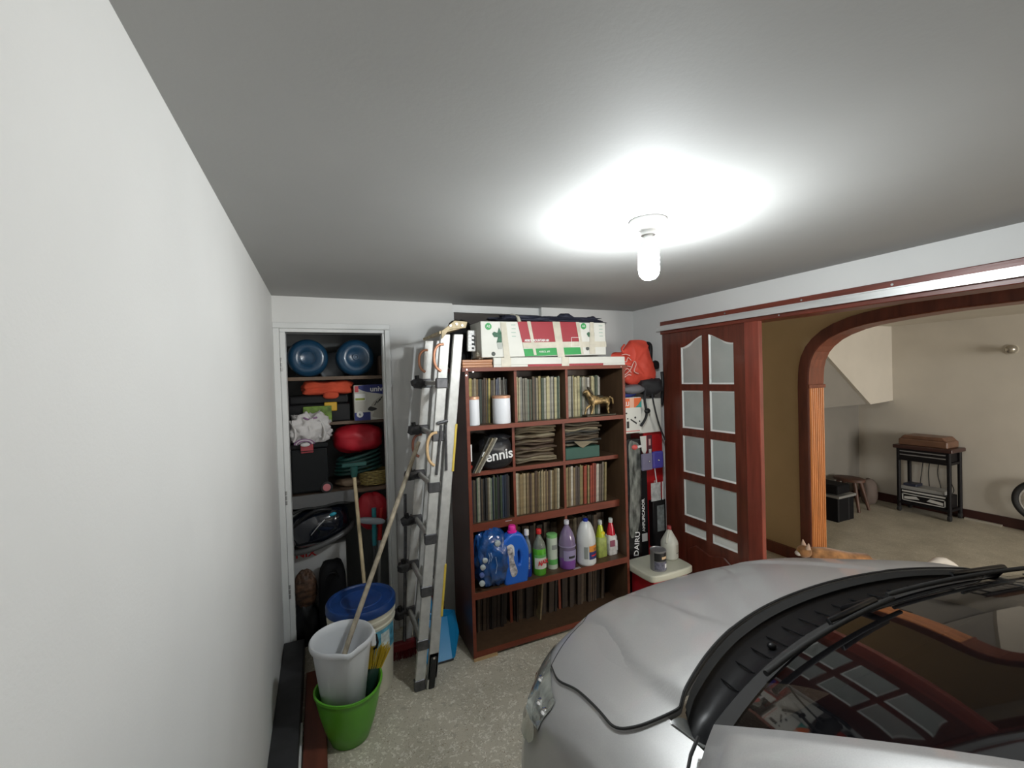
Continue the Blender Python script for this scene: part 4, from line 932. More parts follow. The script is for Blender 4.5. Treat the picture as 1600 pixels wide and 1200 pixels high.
M().blob((.02, -.10, -.005), .05, .02, .025, .1, 2, 2.5, seed=33).build('cloth_corner', MC['orange_cloth'], t, smooth=80)
tag(B(-.105, 3.185, 1.4125, .07, 3.203, 1.525).build('green_packet', mat('green_packet', (.13, .22, .03), .5, var=.5, scale=30), bevel=.002), 'flat olive green packet standing before the tool case', 'packet')
t = thing('appliance_box', 'white and navy blue appliance carton with printed lettering in closet', 'box', (.215, 3.17, 1.4125))
bw, bh = .225, .245; M_NAVY = mat('navy_print', (.012, .02, .16), .5)
B(0, 0, 0, bw, .22, bh).build('carton_body', mat('off_white_card', (.52, .51, .46), .6), t, bevel=.002)
plate('blue_banner', [smoothloop([(.028, bh-.004), (bw, bh-.002), (bw, bh-.065), (.15, bh-.06), (.06, bh-.04)], 3)], .0006, 0, M_NAVY, t, loc=(0, -.001, 0))
text('univer', .052, M_WHT, t, (.172, -.0028, bh-.030), FRONT, bold=.001)
rect('blue_corner', .0, 0, .105, .055, M_NAVY, t); disc('badge', .035, .042, .022, M_WHT, t, y=-.003); text('6', .03, M_BLKP, t, (.035, -.0046, .042), FRONT)
rect('red_patch', .006, bh-.048, .03, bh-.006, mat('red_patch', (.5, .05, .06), .5), t); rect('label', .005, .135, .075, .185, M_WHT, t); rect('green_band', .008, .14, .07, .155, mat('olive_print', (.25, .30, .04), .5), t, y=-.0022)
plate('printed_mixer', [smoothloop([(.12, .02), (.22, .02), (.22, .165), (.16, .15), (.11, .10), (.13, .06)], 4)], .0006, 0, mat('printed_beige', (.36, .34, .29), .5), t, loc=(0, -.0018, 0))
plate('printed_blade', [smoothloop([(.088, .07), (.12, .062), (.15, .075), (.12, .09), (.10, .092)], 3)], .0006, 0, M_BLKP, t, loc=(0, -.0028, 0))
for x, z in ((.13, .10), (.15, .115), (.165, .13)): plate('printed_blade', [[(x, z), (x+.006, z), (x+.026, z+.03), (x+.018, z+.03)]], .0006, 0, M_BLKP, t, loc=(0, -.0028, 0))
# black wheeled box with white-purple clothes on it
t = thing('wheeled_cooler', 'black wheeled box with a red latch in the closet', 'cooler', (-.07, 3.10, .9555))
B(-.115, 0, .015, .105, .09, .30).build('cooler_body', mat('black_cooler_plastic', (.008, .009, .010), .5, spec=.2), t, bevel=.012, seg=2)
B(-.12, -.004, .30, .11, .095, .335).build('cooler_lid', MC['black_cooler_plastic'], t, bevel=.01, seg=2)
lt = B(-.055, -.014, .275, .020, -.003, .345).build('latch', mat('faded_red_latch', (.36, .05, .06), .4), t, bevel=.004); B(-.055, -.017, .285, .02, -.012, .290).build('latch_groove', M_BLACK, lt)
mx = Matrix.Translation((.092, -.002, .038)) @ Matrix.Rotation(pi/2, 4, 'X')
wh = M().lathe([(.036, -.01), (.038, 0), (.036, .008), (.026, .010)], 28, mx=mx).build('wheel', M_RUB, t, smooth=40)
M().lathe([(.024, .006), (.024, .012), (.014, .014), (.001, .014)], 24, mx=mx).build('wheel_hub', mat('pink_hub', (.50, .16, .17), .4), wh, smooth=40)
t = thing('crumpled_garment', 'white garment with purple ribbed collar heaped on black box', 'clothing', (-.07, 3.13, 1.292))
M_GAR = mat('white_knit', (.55, .53, .52), .9, bump=.5, bscale=260)
M().blob((.0, 0, .09), .122, .08, .10, .30, 3.2, 2.6, seed=41, n=60, flat=0).build('cloth', M_GAR, t, smooth=80)
for k in range(3):
    x = -.09+.085*k; M().tube(catm3([(x-.02, -.045, .15+.01*(k % 2)), (x+.005, -.072, .11), (x+.012, -.078, .06), (x+.0, -.07, .02)]), [.007]*16, n=8).build('fold', M_GAR, t, smooth=80)
pm = mat('purple_rib', (.24, .13, .24), .9)
for k, r in enumerate((.062, .052, .044)):
    M().tube([(-.03+r*cos(a)*.95, -.082-.002*k, -.005+r*.62*sin(a)) for a in [pi*(.05+.9*i/16) for i in range(17)]], .0042, n=6).build('collar_stripe', pm if k != 1 else M_GAR, t, smooth=60)
M().tube([(-.03, -.07, .17), (.0, -.068, .155), (.05, -.066, .168)], .006, n=6).build('collar_stripe', pm, t, smooth=60)
M().blob((-.025, -.082, -.002), .028, .008, .012, .05, 2).build('collar_lining', M_GAR, t, smooth=60)
# red bag, folded chairs, basket
tag(M().blob((.235, 3.25, 1.285), .165, .12, .10, .10, 1.9, 2.6, seed=51, n=44).build('stuff_sack', mat('red_nylon', (.42, .008, .02), .5, bump=.4, bscale=15), smooth=80), 'plump bright red sack lying on dark green straps', 'sack')
t = thing('folded_hose', 'dark green flattened hose coils under the red sack', 'hose', (.235, 3.24, 1.12))
GH = mat('dark_green_hose', (.012, .055, .048), .4)
for k in range(5):
    M().tube([(.155*cos(a)*(1-.03*k), .11*sin(a), -.055+.026*k+.035*cos(a)*(.5+.1*k)) for a in [2*pi*i/36 for i in range(36)]], .011, n=8, closed=True).build('hose_coil', GH, t, smooth=60)
t = thing('wicker_basket', 'straw coloured shallow basket at right of the closet shelf', 'basket', (.335, 3.20, .9555))
bk_ = M()
for k in range(8): bk_.tube([(.095*cos(a)*(1+.015*k), .075*sin(a)*(1+.015*k), .012+.0125*k+.002*sin(9*a+k*pi)) for a in [2*pi*i/40 for i in range(40)]], .0065, n=6, closed=True)
tag(bk_.build('weave', mat('straw', (.33, .25, .085), .6, var=.4, scale=60), t, smooth=60), kind='stuff')
M().blob((-.14, .03, .03), .12, .06, .028, .2, 3, 2.2, seed=61, flat=0).build('rolled_mat', mat('brown_roll', (.16, .11, .07), .7), thing('rolled_mat', 'brown rolled mat beside the wicker basket', 'mat', (.335, 3.20, .9555)), smooth=70)
tag(M().blob((.305, 3.12, .79), .10, .07, .125, .12, 2, 2.4, seed=71, n=40).build('hanging_bag', mat('red_nylon', (.42, .008, .02), .5), smooth=80), 'dark red bag hanging below the lowest closet shelf', 'bag')
# vacuum on white carton
t = thing('vacuum_cleaner', 'glossy black canister vacuum cleaner on the white carton', 'vacuum cleaner', (-.01, 3.20, .61), rot=(radians(6), radians(-12), 0))
M_VB = mat('glossy_black_shell', (.006, .008, .014), .12, coat=1)
M().blob((0, 0, .13), .20, .13, .135, .05, 1.6, 2.3, seed=81, n=44, flat=.02).build('shell', M_VB, t, smooth=80)
M().tube([(.205*cos(a), .135*sin(a), .035+.02*cos(a)) for a in [2*pi*i/40 for i in range(40)]], .018, n=10, closed=True).build('bumper', mat('grey_bumper', (.09, .09, .09), .4), t, smooth=60)
M().tube(catm3([(-.16, -.07, .16), (-.08, -.10, .23), (.02, -.11, .26), (.10, -.09, .23)]), .014, n=8).build('carry_handle', M_BLACK, t, smooth=60)
M().blob((.105, -.105, .20), .022, .014, .012, 0).build('switch', mat('cyan_switch', (.02, .30, .40), .4), t, smooth=60)
M().tube(catm3([(-.05, -.125, .12), (.0, -.13, .16), (.05, -.122, .19)]), .004, n=6).build('chrome_trim', M_CHROME, t, smooth=60)
M().blob((-.17, -.06, .09), .03, .03, .03, .05).build('wheel_cover', mat('smoked_plastic', (.05, .05, .055), .2), t, smooth=60)
t = thing('white_carton', 'white carton with red lettering under the vacuum cleaner', 'box', (-.215, 3.18, 0.16))
B(0, 0, 0, .345, .24, .425).build('carton_body', mat('grey_white_card', (.46, .46, .45), .6), t, bevel=.003)
text('NIX', .055, mat('red_print', (.6, .015, .02), .5), t, (.095, -.002, .385), (radians(90), 0, 0), bold=.0015, sx=1.3)
tag(B(-.235, 3.16, 0, .15, 3.44, .158).build('dark_crate', M_BLACKM, bevel=.006), 'black low crate beneath the white carton', 'crate')
t = thing('backpack', 'black rounded backpack standing on closet floor by the lidded bucket', 'bag', (.035, 3.05, 0))
M().blob((0, 0, .26), .085, .08, .265, .05, 1.6, 3.6, seed=91, n=36, flat=0).build('bag_body', M_BLACKM, t, smooth=80)
M().tube(catm3([(-.04, -.065, .42), (-.02, -.085, .47), (.02, -.085, .47), (.04, -.065, .42)]), .008).build('grab_handle', M_BLACK, t, smooth=60)
t = thing('paper_bag', 'crumpled brown and orange bag at left of the closet floor', 'bag', (-.125, 3.07, 0))
M().blob((0, 0, .36), .065, .055, .12, .09, 4, 2.2, seed=95, n=56, ridge=True).build('bag_top', mat('brown_orange_paper', (.06, .028, .014), .6, var=.95, scale=16, stretch=(1, 1, 2.5)), t, smooth=50)
M().blob((0, 0, .14), .07, .06, .145, .2, 3, 2.5, seed=97, n=36, flat=0).build('dark_base_sack', mat('dark_film', (.008, .008, .009), .35, spec=.3), t, smooth=60)
t = thing('iron_cable', 'black cable looped over the closet boxes', 'cable', (0, 3.10, .87))
M().tube(catm3([(-.20, 0, -.03), (-.12, -.01, -.0), (-.02, -.005, -.005), (.08, -.01, .01), (.16, .0, .0)]), .009).build('cable', M_RUB, t, smooth=60)
tag(M().prism([(-.20, .80), (-.05, .85), (.0, .868), (-.20, .84)], 'y', 3.14, 3.17).build('folded_sheet', mat('grey_sheet', (.30, .31, .30), .6)), 'light grey folded sheet above the vacuum cleaner', 'sheet')
t = thing('teal_squeegee', 'teal plastic pole tool standing in the closet', 'cleaning tool', (.295, 3.03, 0))
M().tube([(0, 0, 0), (.008, 0, .60)], .010).build('pole', M_STEEL, t, smooth=60); M().tube([(.008, 0, .58), (.012, 0, .83)], .015).build('grip', mat('teal_plastic', (.02, .22, .26), .4), t, smooth=60)
t = thing('scrub_brush', 'pale oblong scrubbing brush hung across the teal pole', 'brush', (.285, 2.998+.005, .755), rot=(0, radians(12), 0))
M().blob((0, 0, 0), .09, .02, .022, .03, 2, 2.6).build('brush_body', mat('pale_blue_plastic', (.35, .38, .42), .35), t, smooth=60)
t = thing('red_mop', 'red handled pole standing at right in the closet', 'cleaning tool', (.345, 3.06, 0))
M().tube([(-.03, 0, 0), (-.005, 0, .6)], .009).build('pole', mat('white_pole', (.45, .45, .44), .4), t, smooth=60); M().tube([(-.006, 0, .60), (.012, 0, .82)], .015).build('grip', mat('red_grip', (.45, .015, .015), .4), t, smooth=60)
# ------------------------------------------------------------ corner by the sliding door
t = thing('cooler_box', 'red cooler with a cream lid between bookcase and door', 'cooler', (2.15, 2.37, 0))
t.scale = (.92, .9, 1)
B(-.165, -.13, 0, .175, .13, .285).build('cooler_body', mat('red_cooler_plastic', (.38, .012, .02), .4), t, bevel=.02, seg=3)
plate('lid', [smoothloop([(-.165, -.15), (0, -.16), (.165, -.15), (.195, -.11), (.20, .0), (.195, .12), (.165, .15), (0, .155), (-.165, .15), (-.195, .12), (-.2, 0), (-.195, -.11)], 4)], .012, .012, mat('cream_lid_plastic', (.52, .52, .42), .4), t, loc=(0, 0, .311), rot=(0, 0, 0))
ZL = .3355
t = thing('paint_can', 'small dark printed can on the cream cooler lid', 'can', (2.085, 2.30, ZL))
M().lathe([(.052, 0), (.053, .003), (.053, .13), (.055, .133), (.055, .137), (.050, .138), (.048, .133), (.001, .132)], 32).build('can_body', mat('grey_tin', (.30, .30, .31), .35, .6), t, smooth=40)
lab(t, .0536, .07, .125, 200, 340, M_BLKP); lab(t, .0537, .01, .065, 200, 340, mat('slate_label', (.12, .12, .16), .5, var=.5, scale=50)); lab(t, .0541, .085, .102, 255, 300, mat('amber_print', (.6, .42, .25), .5)); lab(t, .0541, .022, .05, 280, 310, M_WHT)
t = thing('white_jug', 'white plastic jug with red cap at back of cooler lid', 'jug', (2.285, 2.40, ZL-.0))
t.scale = (.84, .84, .98)
MK = mat('milky_plastic', (.56, .56, .49), .35)
M().lathe([(.060, 0), (.070, .008), (.072, .02), (.070, .03), (.072, .045), (.072, .115), (.068, .130), (.056, .150), (.038, .178), (.024, .200), (.017, .212)], 36).build('jug_body', MK, t, smooth=50)
M().tube([(-.060, -.03, .128), (-.063, -.03, .150), (-.052, -.028, .180), (-.034, -.024, .202), (-.014, -.01, .208)], [.011, .010, .009, .009, .010], n=10).build('jug_handle', MK, t, smooth=60)
M().lathe([(.019, .212), (.019, .235), (.016, .24), (.001, .24)], 18).build('cap', mat('dull_red_cap', (.30, .03, .03), .4), t, smooth=40)
lab(t, .0727, .05, .112, 275, 330, mat('beige_label', (.42, .40, .33), .5)); lab(t, .0729, .05, .054, 275, 330, M_BLKP, 'label_line')
# long packages
t = thing('wrapped_package', 'long clear-wrapped black and silver package standing by bookcase side', 'package', (2.115, 2.62, 0), rot=(0, radians(1.5), 0))
B(-.075, -.03, 0, .075, .06, 1.19).build('package_core', mat('black_gloss_card', (.012, .012, .013), .2, coat=.5), t, bevel=.01, seg=2)
plate('silver_print', [smoothloop([(-.05, .55), (-.03, .45), (.03, .50), (.055, .70), (.05, 1.1), (.0, 1.17), (-.055, 1.15), (-.045, .85)], 4)], .001, 0, mat('silver_film', (.20, .21, .19), .25, .3, var=.8, scale=9, stretch=(3, 1, .6), coat=.5), t, loc=(0, -.033, 0))
text('DAIRU', .062, M_WHT, t, (.02, -.035, .40), (radians(90), radians(-85), 0), bold=.001)
M().blob((.0, -.035, 1.13), .028, .012, .02, .1).build('red_valve', mat('pink_red', (.62, .10, .09), .4), t, smooth=60); M().cyl((.02, -.04, 1.13), (.055, -.04, 1.135), .010).build('white_valve', M_WHT, t)
t = thing('amplifier_carton', 'narrow black carton with vertical white lettering beside wrapped package', 'box', (2.235, 2.63, 0))
B(-.035, -.03, 0, .035, .07, .98).build('carton_body', M_BLACKM, t, bevel=.003); text('AMPLIFICADOR', .036, M_WHT, t, (-.012, -.033, .60), (radians(90), radians(-90), 0), bold=.0006); B(-.03, -.034, .40, .02, -.031, .46).build('label', M_WHT, t)
t = thing('red_carton', 'tall red carton standing in the corner by sliding door', 'box', (2.36, 2.67, 0))
B(-.085, -.03, 0, .105, .12, 1.225).build('carton_body', mat('red_gloss_card', (.45, .012, .015), .3, var=.2, scale=5), t, bevel=.003)
rect('dark_print', -.05, 1.02, .0, 1.20, mat('maroon_print', (.10, .02, .03), .5), t, y=-.031); rect('pale_print', .01, .74, .035, .84, mat('pink_print', (.6, .35, .33), .5), t, y=-.031)
rect('white_square', -.035, 1.06, -.01, 1.09, M_WHT, t, y=-.0325); rect('white_square', -.035, 1.12, -.015, 1.17, mat('pink_print', (.6, .35, .33), .5), t, y=-.0325)
t = thing('black_blister_pack', 'black tool blister pack hanging before red carton', 'package', (2.36, 2.60, 0))
B(-.06, -.02, .34, .07, .03, .70).build('pack_body', M_BLACK, t, bevel=.008, seg=2); rect('grey_tool_print', -.02, .46, .05, .66, mat('grey_tool', (.16, .18, .18), .4, var=.5, scale=30), t, y=-.021)
rect('hang_label', -.075, .70, .02, .84, mat('pale_tag', (.42, .43, .42), .4, var=.3, scale=30), t, y=-.021); B(.035, -.023, .70, .045, -.02, .84).build('barcode_strip', M_WHT, t)
M().tube([(-.025, -.03, .84), (-.035, -.03, .90), (-.055, -.03, 1.05)], .004).build('cable_tie', M_WHT, t, smooth=60)
t = thing('blue_lamp_pack', 'small violet blue box with two shiny studs before red carton', 'box', (2.27, 2.535, .955))
B(-.10, 0, 0, .0, .02, .125).build('clear_half', mat('violet_grey', (.17, .16, .24), .3), t, bevel=.006); B(.0, -.004, .005, .105, .02, .135).build('blue_half', mat('violet_blue', (.05, .04, .26), .3), t, bevel=.012, seg=2)
for x in (-.035, .05): M().blob((x, -.007, .068), .008, .006, .008, 0).build('stud', M_CHROME, t, smooth=60)
# white printed boxes, straps, red bag
t = thing('printed_white_box', 'white small carton with orange and teal top band', 'box', (2.025, 2.56, 1.2405))
B(0, 0, 0, .17, .15, .265).build('carton_body', M_CWHT, t, bevel=.003); rect('orange_band', 0, .19, .17, .26, mat('orange_print', (.68, .13, .03), .5), t); rect('white_band', .06, .19, .10, .26, mat('peach_print', (.7, .4, .28), .5), t, y=-.0025)
plate('teal_corner', [[(.11, .19), (.17, .19), (.17, .245), (.14, .21)]], .0006, 0, mat('teal_print', (.03, .28, .25), .5), t, loc=(0, -.0035, 0)); text('LU', .045, M_WHT, t, (.03, -.003, .218), FRONT, bold=.001)
for x, z, r in ((.03, .15, .007), (.04, .11, .006), (.11, .115, .008), (.15, .085, .006)): disc('printed_knob', x, z, r, M_BLKP, t, y=-.001)
plate('printed_tool', [[(.065, .10), (.12, .065), (.125, .075), (.07, .108)]], .0006, 0, M_BLKP, t, loc=(0, -.0015, 0)); rect('printed_tool', .03, .04, .052, .09, M_BLKP, t); rect('red_line', .01, .014, .15, .018, mat('red_print', (.6, .015, .02), .5), t)
t = thing('plain_white_box', 'plain white carton beside the orange banded carton', 'box', (2.26, 2.60, 1.2255))
B(-.055, .0, 0, .165, .17, .26).build('carton_body', M_CWHT, t, bevel=.003)
tg = M().add([(-.06, -.012, -.02), (-.0, -.012, -.02), (-.0, -.012, -.13), (-.02, -.012, -.17), (-.045, -.012, -.13)], [(0, 1, 2, 3, 4)]); tg.build('hanging_flap', M_CWHT, t, solid=.003)
t = thing('strap_harness', 'black webbing straps and plastic frame behind the orange bag', 'straps', (2.36, 2.60, 1.49))
BS = mat('black_webbing', (.014, .014, .016), .75)
M().tube(catm3([(.03, .06, .0), (.05, .08, .15), (.035, .08, .28), (.03, .07, .40), (.0, .07, .42), (-.03, .06, .38)]), .020, n=8).build('frame_tube', M_BLACK, t, smooth=60)
M().tube(catm3([(.035, .05, .26), (.07, .05, .27), (.06, .04, .23)]), .022).build('frame_joint', M_BLACK, t, smooth=60)
M().blob((-.04, -.0, .09), .11, .06, .065, .25, 2.2, 2.2, seed=3).build('padded_strap', BS, t, smooth=70)
M().blob((-.22, -.02, .075), .10, .05, .035, .15, 2.2, 2.2, seed=5).build('grey_pad', mat('grey_pad', (.13, .13, .14), .6), t, smooth=70)
M().tube(catm3([(-.10, -.02, .12), (-.14, -.05, -.0), (-.13, -.055, -.12), (-.18, -.05, -.20)]), .011, n=6).build('webbing', BS, t, smooth=60)
M().tube(catm3([(-.05, -.02, .08), (-.06, -.06, -.05), (-.02, -.065, -.20), (.04, -.06, -.32)]), .007, n=6).build('webbing', BS, t, smooth=60)
M().blob((-.125, -.06, -.09), .028, .012, .02, .1).build('buckle', M_BLACK, t, smooth=50)
M().tube(catm3([(.10, .03, -.06), (.105, .02, .1), (.11, .03, .2)]), .014, n=6).build('frame_tube', M_BLACK, t, smooth=60)
tag(M().blob((2.12, 2.66, 1.545), .10, .07, .045, .15, 2.2, 2.4, seed=15).build('blue_pouch', mat('royal_blue_fabric', (.02, .035, .22), .6), smooth=70), 'blue fabric pouch squeezed below the orange bag', 'pouch')
t = thing('tote_bag', 'orange-red fabric bag with white print slumped on bookcase corner', 'bag', (2.15, 2.62, 1.57))
M_TOTE = mat('orange_red_fabric', (.60, .062, .035), .6, bump=.4, bscale=18, var=.1, scale=8)
bagp = smoothloop([(-0.176, 0.247), (-0.146, 0.275), (-0.07, 0.28), (-0.021, 0.342), (0.016, 0.366), (0.145, 0.363), (0.175, 0.319), (0.209, 0.215), (0.244, 0.106), (0.223, 0.057), (0.122, 0.03), (0.023, 0.014), (-0.077, 0.056), (-0.116, 0.119), (-0.127, 0.152), (-0.179, 0.172)], 4)
bo = M()
def tote():
    from mathutils.geometry import tessellate_polygon
    N = len(bagp); cx, cz = .0, .19; vs = []; fs = []; K = 10
    for sgn in (-1, 1):
        for k in range(K+1):
            s_ = k/K
            for i, (x, z) in enumerate(bagp):
                px, pz = cx+(x-cx)*s_, cz+(z-cz)*s_
                nz = (1-abs(noise.noise(Vector((px*9+3, pz*7, sgn))))*3)*.018+.008*noise.noise(Vector((px*30, pz*24, sgn)))
                y = sgn*(.055*(1-s_**3)+(nz if k < K else 0))
                vs.append((px, y, pz))
    for q in (0, 1):
        for k in range(K):
            for i in range(N):
                a = q*(K+1)*N+k*N+i; b = q*(K+1)*N+k*N+(i+1) % N; fs.append((a, b, b+N, a+N))
    return vs, fs
bo.add(*tote()); bo.build('bag_body', M_TOTE, t, smooth=80, sub=0)
for pts in ([(-.12, .20), (-.08, .19), (-.06, .22), (-.03, .20)], [(-.13, .15), (-.09, .16), (-.02, .15)], [(-.10, .09), (-.04, .13), (.0, .19), (.02, .17), (.0, .12), (.045, .10)], [(-.12, .24), (-.08, .245), (-.04, .235)], [(-.10, .12), (-.07, .14), (-.03, .11)], [(-.11, .07), (-.06, .095), (-.03, .09)]):
    P3 = [(x*.9-.03, -.082+.02*((z-.17)/.18)**2, z+.01) for x, z in pts]
    M().tube(catm3(P3), .0035, n=5).build('white_print', mat('worn_white_print', (.62, .40, .36), .6), t)
M().tube(catm3([(-.05, .0, .33), (-.09, -.02, .30), (-.085, -.03, .27)]), .008).build('bag_handle', M_TOTE, t, smooth=60)

# ------------------------------------------------------------ living room beyond the arch
t = thing('stereo_rack', 'black wheeled audio rack against the far living room wall', 'rack', (6.22, 2.53, 0), radians(0))
M_RK = mat('rack_black', (.009, .008, .009), .5, spec=.2)
for x, y in ((-.11, -.22), (.12, -.22), (-.11, .22), (.12, .22)):
    M().cyl((x, y, .06), (x, y, .74), .019, n=12).build('post', M_RK, t, smooth=40)
    c = M().lathe([(.030, -.012), (.032, 0), (.030, .012)], 16, mx=Matrix.Translation((x-.0, y, .032)) @ Matrix.Rotation(pi/2, 4, 'X')).build('caster', M_RUB, t, smooth=40)
B(-.15, -.26, .735, .155, .26, .775).build('top_shelf', mat('rack_top', (.045, .018, .015), .35), t, bevel=.006)
B(-.13, -.23, .60, .14, .23, .625).build('shelf', M_RK, t); B(-.13, -.23, .10, .14, .23, .125).build('shelf', M_RK, t)
for z in (.66, .70): B(-.132, -.20, z, -.128, .20, z+.012).build('chrome_strip', mat('dim_chrome', (.35, .35, .36), .3, .6), t)
B(-.125, -.21, .626, .13, .21, .735).build('player_unit', M_RK, t)
for k, y in enumerate((-.14, -.05, .03, .09)):
    M().tube(catm3([(.12, y, .60), (.13, y+.02, .45), (.12, y-.03+.02*k, .30), (.12, y, .24)]), .004, n=6).build('cable', M_RUB, t, smooth=60)
t = thing('receiver', 'silver fronted receiver on the lower shelf of audio rack', 'receiver', (6.22, 2.53, .1255))
B(-.115, -.205, 0, .10, .205, .135).build('receiver_body', M_RK, t, bevel=.004)
fp = M()
for a in ((-.19, .012, .19, .022), (-.19, .085, .19, .095), (-.19, .012, -.18, .095), (.18, .012, .19, .095)): fp.box(-.119, a[0], a[1], -.115, a[2], a[3])
fp.build('front_trim', mat('pale_silver_trim', (.55, .55, .53), .4), t); B(-.12, -.19, .112, -.115, .19, .13).build('display_bar', MC['pale_silver_trim'], t)
for s in (-1, 1): M().add([(-.118, s*.17, .03), (-.118, s*.03, .045), (-.118, s*.06, .075), (-.118, s*.17, .06)], [(0, 1, 2, 3)]).build('speaker_curve', MC['pale_silver_trim'], t)
t = thing('cassette_player', 'flat grey unit lying on top of the silver fronted receiver', 'player', (6.22, 2.55, .2615)); B(-.10, -.19, 0, .09, .19, .04).build('player_body', mat('grey_unit', (.30, .30, .29), .4), t, bevel=.004); B(-.09, .05, .04, .05, .17, .07).build('blue_unit', mat('dark_blue_unit', (.03, .035, .06), .4), t, bevel=.004)
t = thing('turntable', 'brown wooden cased record player on the audio rack', 'record player', (6.22, 2.53, .7755))
WT = mat('walnut', (.15, .075, .045), .4, var=.2, scale=10); B(-.125, -.215, 0, .125, .215, .075).build('plinth', WT, t, bevel=.01)
M().prism([(-.205, .075), (.205, .075), (.17, .115), (-.17, .115)], 'x', -.115, .115).build('cover', WT, t, bevel=.006)
def stool():
    t = thing('milking_stool', 'small dark brown wooden stool below the stair underside', 'stool', (5.74, 3.07, 0))
    m_ = mat('dark_stool_wood', (.085, .04, .025), .5, var=.3, scale=12)
    M().lathe([(.12, .33), (.14, .335), (.14, .365), (.13, .37), (.001, .37)], 28, sx=.8, sy=1.15).build('seat', m_, t, smooth=40)
    for x, y in ((-.08, -.12), (.08, -.12), (-.08, .12), (.08, .12)): M().cyl((x*.7, y*.7, .335), (x*1.25, y*1.25, 0), .022, .016).build('leg', m_, t, smooth=40)
stool()
t = thing('dark_armchair', 'black chair with pale base edge partly behind the arch column', 'chair', (5.24, 3.13, 0))
t.scale = (.72, 1, 1)
B(-.20, -.02, .30, .03, .10, .78).build('backrest', mat('dark_green_black', (.012, .02, .018), .5), t, bevel=.02, seg=2); B(-.22, -.30, .30, .10, .05, .40).build('seat', M_BLACKM, t, bevel=.02, seg=2)
B(-.22, -.31, .26, .22, .05, .285).build('base_edge', mat('pale_edge', (.22, .22, .21), .4), t)
B(-.21, -.29, 0, .20, .10, .255).build('under_seat_shadow', M_BLACKM, t)  # black block stands in for the shadow below the pale edge
for x, y in ((-.19, -.28), (.07, -.28), (-.19, .03), (.07, .03)): M().cyl((x, y, 0), (x, y, .27), .018).build('leg', M_BLACK, t, smooth=40)
tag(M().blob((6.1, 3.05, .16), .10, .08, .16, .15, 2, 2.2, seed=44, flat=0).build('sack', mat('brown_grey_sack', (.13, .10, .085), .8), smooth=70), 'small brownish sack on floor between stool and audio rack', 'sack')
# wheel leaning at the frame edge
t = thing('spoked_wheel', 'black tyred wheel leaning on the far wall at photo right edge', 'wheel', (6.30, 1.70, .33))
M().tube([(0, .19*cos(a), .19*sin(a)) for a in [2*pi*i/48 for i in range(48)]], .026, n=10, closed=True).build('tyre', M_RUB, t, smooth=60)
M().tube([(0, .16*cos(a), .16*sin(a)) for a in [2*pi*i/48 for i in range(48)]], .007, n=6, closed=True).build('rim', M_ALU, t, smooth=60)
M().cyl((-.03, 0, 0), (.03, 0, 0), .022).build('hub', M_ALU, t, smooth=40)
for k in range(12): M().cyl((0, 0, 0), (0, .16*cos(k*pi/6), .16*sin(k*pi/6)), .002, n=5).build('spoke', M_ALU, t)
B(-.02, -.25, -.33, .02, .02, -.22).build('wheel_stand', M_RK, t)
t = thing('wall_spotlight', 'small round chrome spotlight, unlit, high on far wall', 'lamp', (6.4, 1.93, 1.815))
M().lathe([(.05, 0), (.05, -.012), (.015, -.02), (.012, -.05)], 24, mx=Matrix.Rotation(pi/2, 4, 'Y')).build('wall_plate', mat('cream_plate', (.5, .46, .38), .4), t, smooth=40)
M().blob((-.09, -.02, 0), .045, .045, .045, 0).build('globe', mat('dull_chrome_globe', (.45, .42, .36), .2, .8), t, smooth=60)
tag(B(6.34, 2.0, 0, 6.37, 2.28, .018).build('floor_strip', mat('pale_strip', (.40, .37, .31), .5)), 'thin pale strip lying on floor by the far baseboard', 'strip')
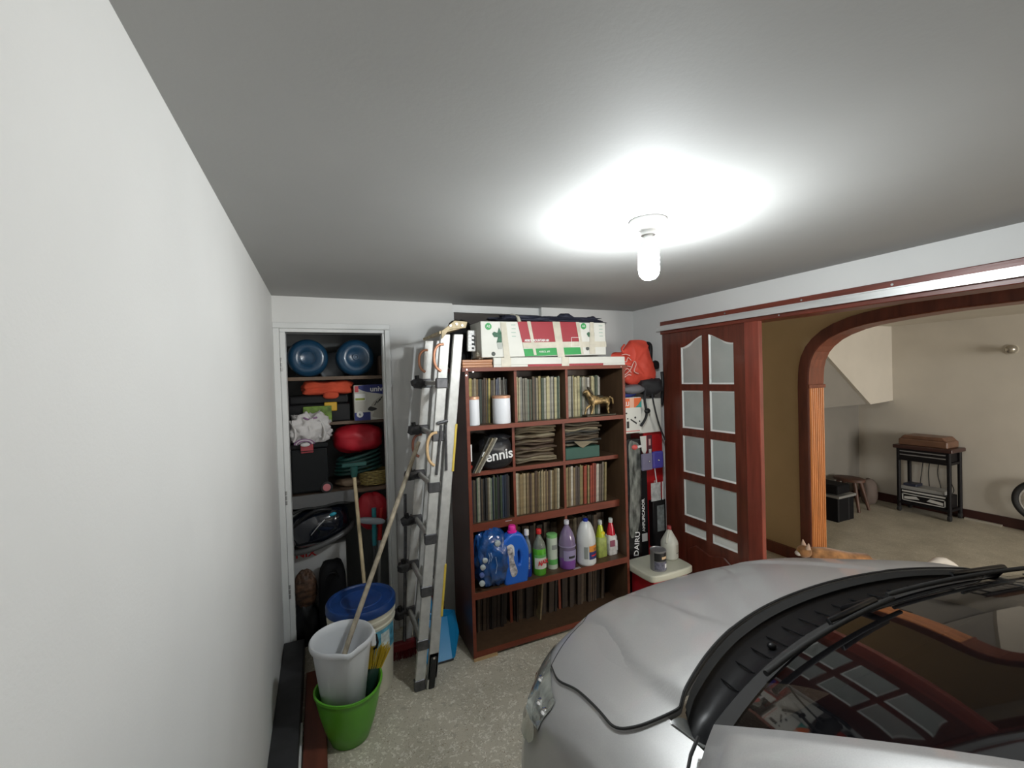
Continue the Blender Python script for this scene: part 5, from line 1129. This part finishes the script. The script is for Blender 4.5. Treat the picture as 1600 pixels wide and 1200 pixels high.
# hall cat
t = thing('cat', 'ginger and white cat walking beyond the car bonnet', 'cat', (3.47, 1.94, 0), radians(-32))
t.scale = (1.12, 1.12, 1.17)
M_GIN = mat('ginger_fur', (.36, .17, .06), .9, var=.5, scale=18, sheen=.3)
CV = [(.12, 0, .19), (.02, 0, .215), (-.07, 0, .225), (-.135, 0, .255), (-.185, 0, .262), (.20, 0, .20),
      (-.07, .05, .14), (-.09, .05, .08), (-.09, .05, .015), (-.115, .05, .012), (-.07, -.05, .14), (-.06, -.05, .08), (-.06, -.05, .015), (-.085, -.05, .012),
      (.20, .05, .13), (.235, .05, .085), (.205, .05, .015), (.18, .05, .012), (.20, -.05, .13), (.24, -.05, .085), (.23, -.05, .015), (.205, -.05, .012),
      (.27, 0, .20), (.35, 0, .14), (.43, 0, .12), (.50, 0, .15)]
CE = [(0, 1), (1, 2), (2, 3), (3, 4), (0, 5), (2, 6), (6, 7), (7, 8), (8, 9), (2, 10), (10, 11), (11, 12), (12, 13), (5, 14), (14, 15), (15, 16), (16, 17), (5, 18), (18, 19), (19, 20), (20, 21), (5, 22), (22, 23), (23, 24), (24, 25)]
CR = [.068, .066, .062, .045, .040, .060, .030, .018, .016, .013, .030, .018, .016, .013, .038, .020, .015, .013, .038, .020, .015, .013, .022, .016, .015, .013]
cat = skin('body', CV, CE, CR, M_GIN, t)
M().blob((-.205, 0, .268), .045, .043, .038, 0).build('head', M_GIN, t, smooth=80)
M().blob((-.243, 0, .255), .02, .022, .016, 0).build('muzzle', mat('white_fur', (.62, .58, .52), .9), t, smooth=80)
for s in (-1, 1):
    M().lathe([(.019, 0), (.012, .02), (.002, .042)], 12, sy=.6, mx=Matrix.Translation((-.195, s*.026, .292)) @ Matrix.Rotation(s*-.25, 4, 'X')).build('ear', mat('pale_ear_fur', (.45, .32, .24), .9), t, smooth=60)
    M().blob((-.242, s*.017, .275), .006, .006, .006, 0, n=12).build('eye', mat('cat_eye', (.25, .22, .03), .1), t, smooth=60)
M().tube(catm3([(.49, 0, .145), (.53, 0, .19), (.58, 0, .225), (.64, 0, .22), (.69, 0, .185)]), [.016]*5+[.022]*5+[.026]*5+[.022]*5+[.008], n=10).build('tail_tip', mat('white_fur', (.62, .58, .52), .9), t, smooth=80)
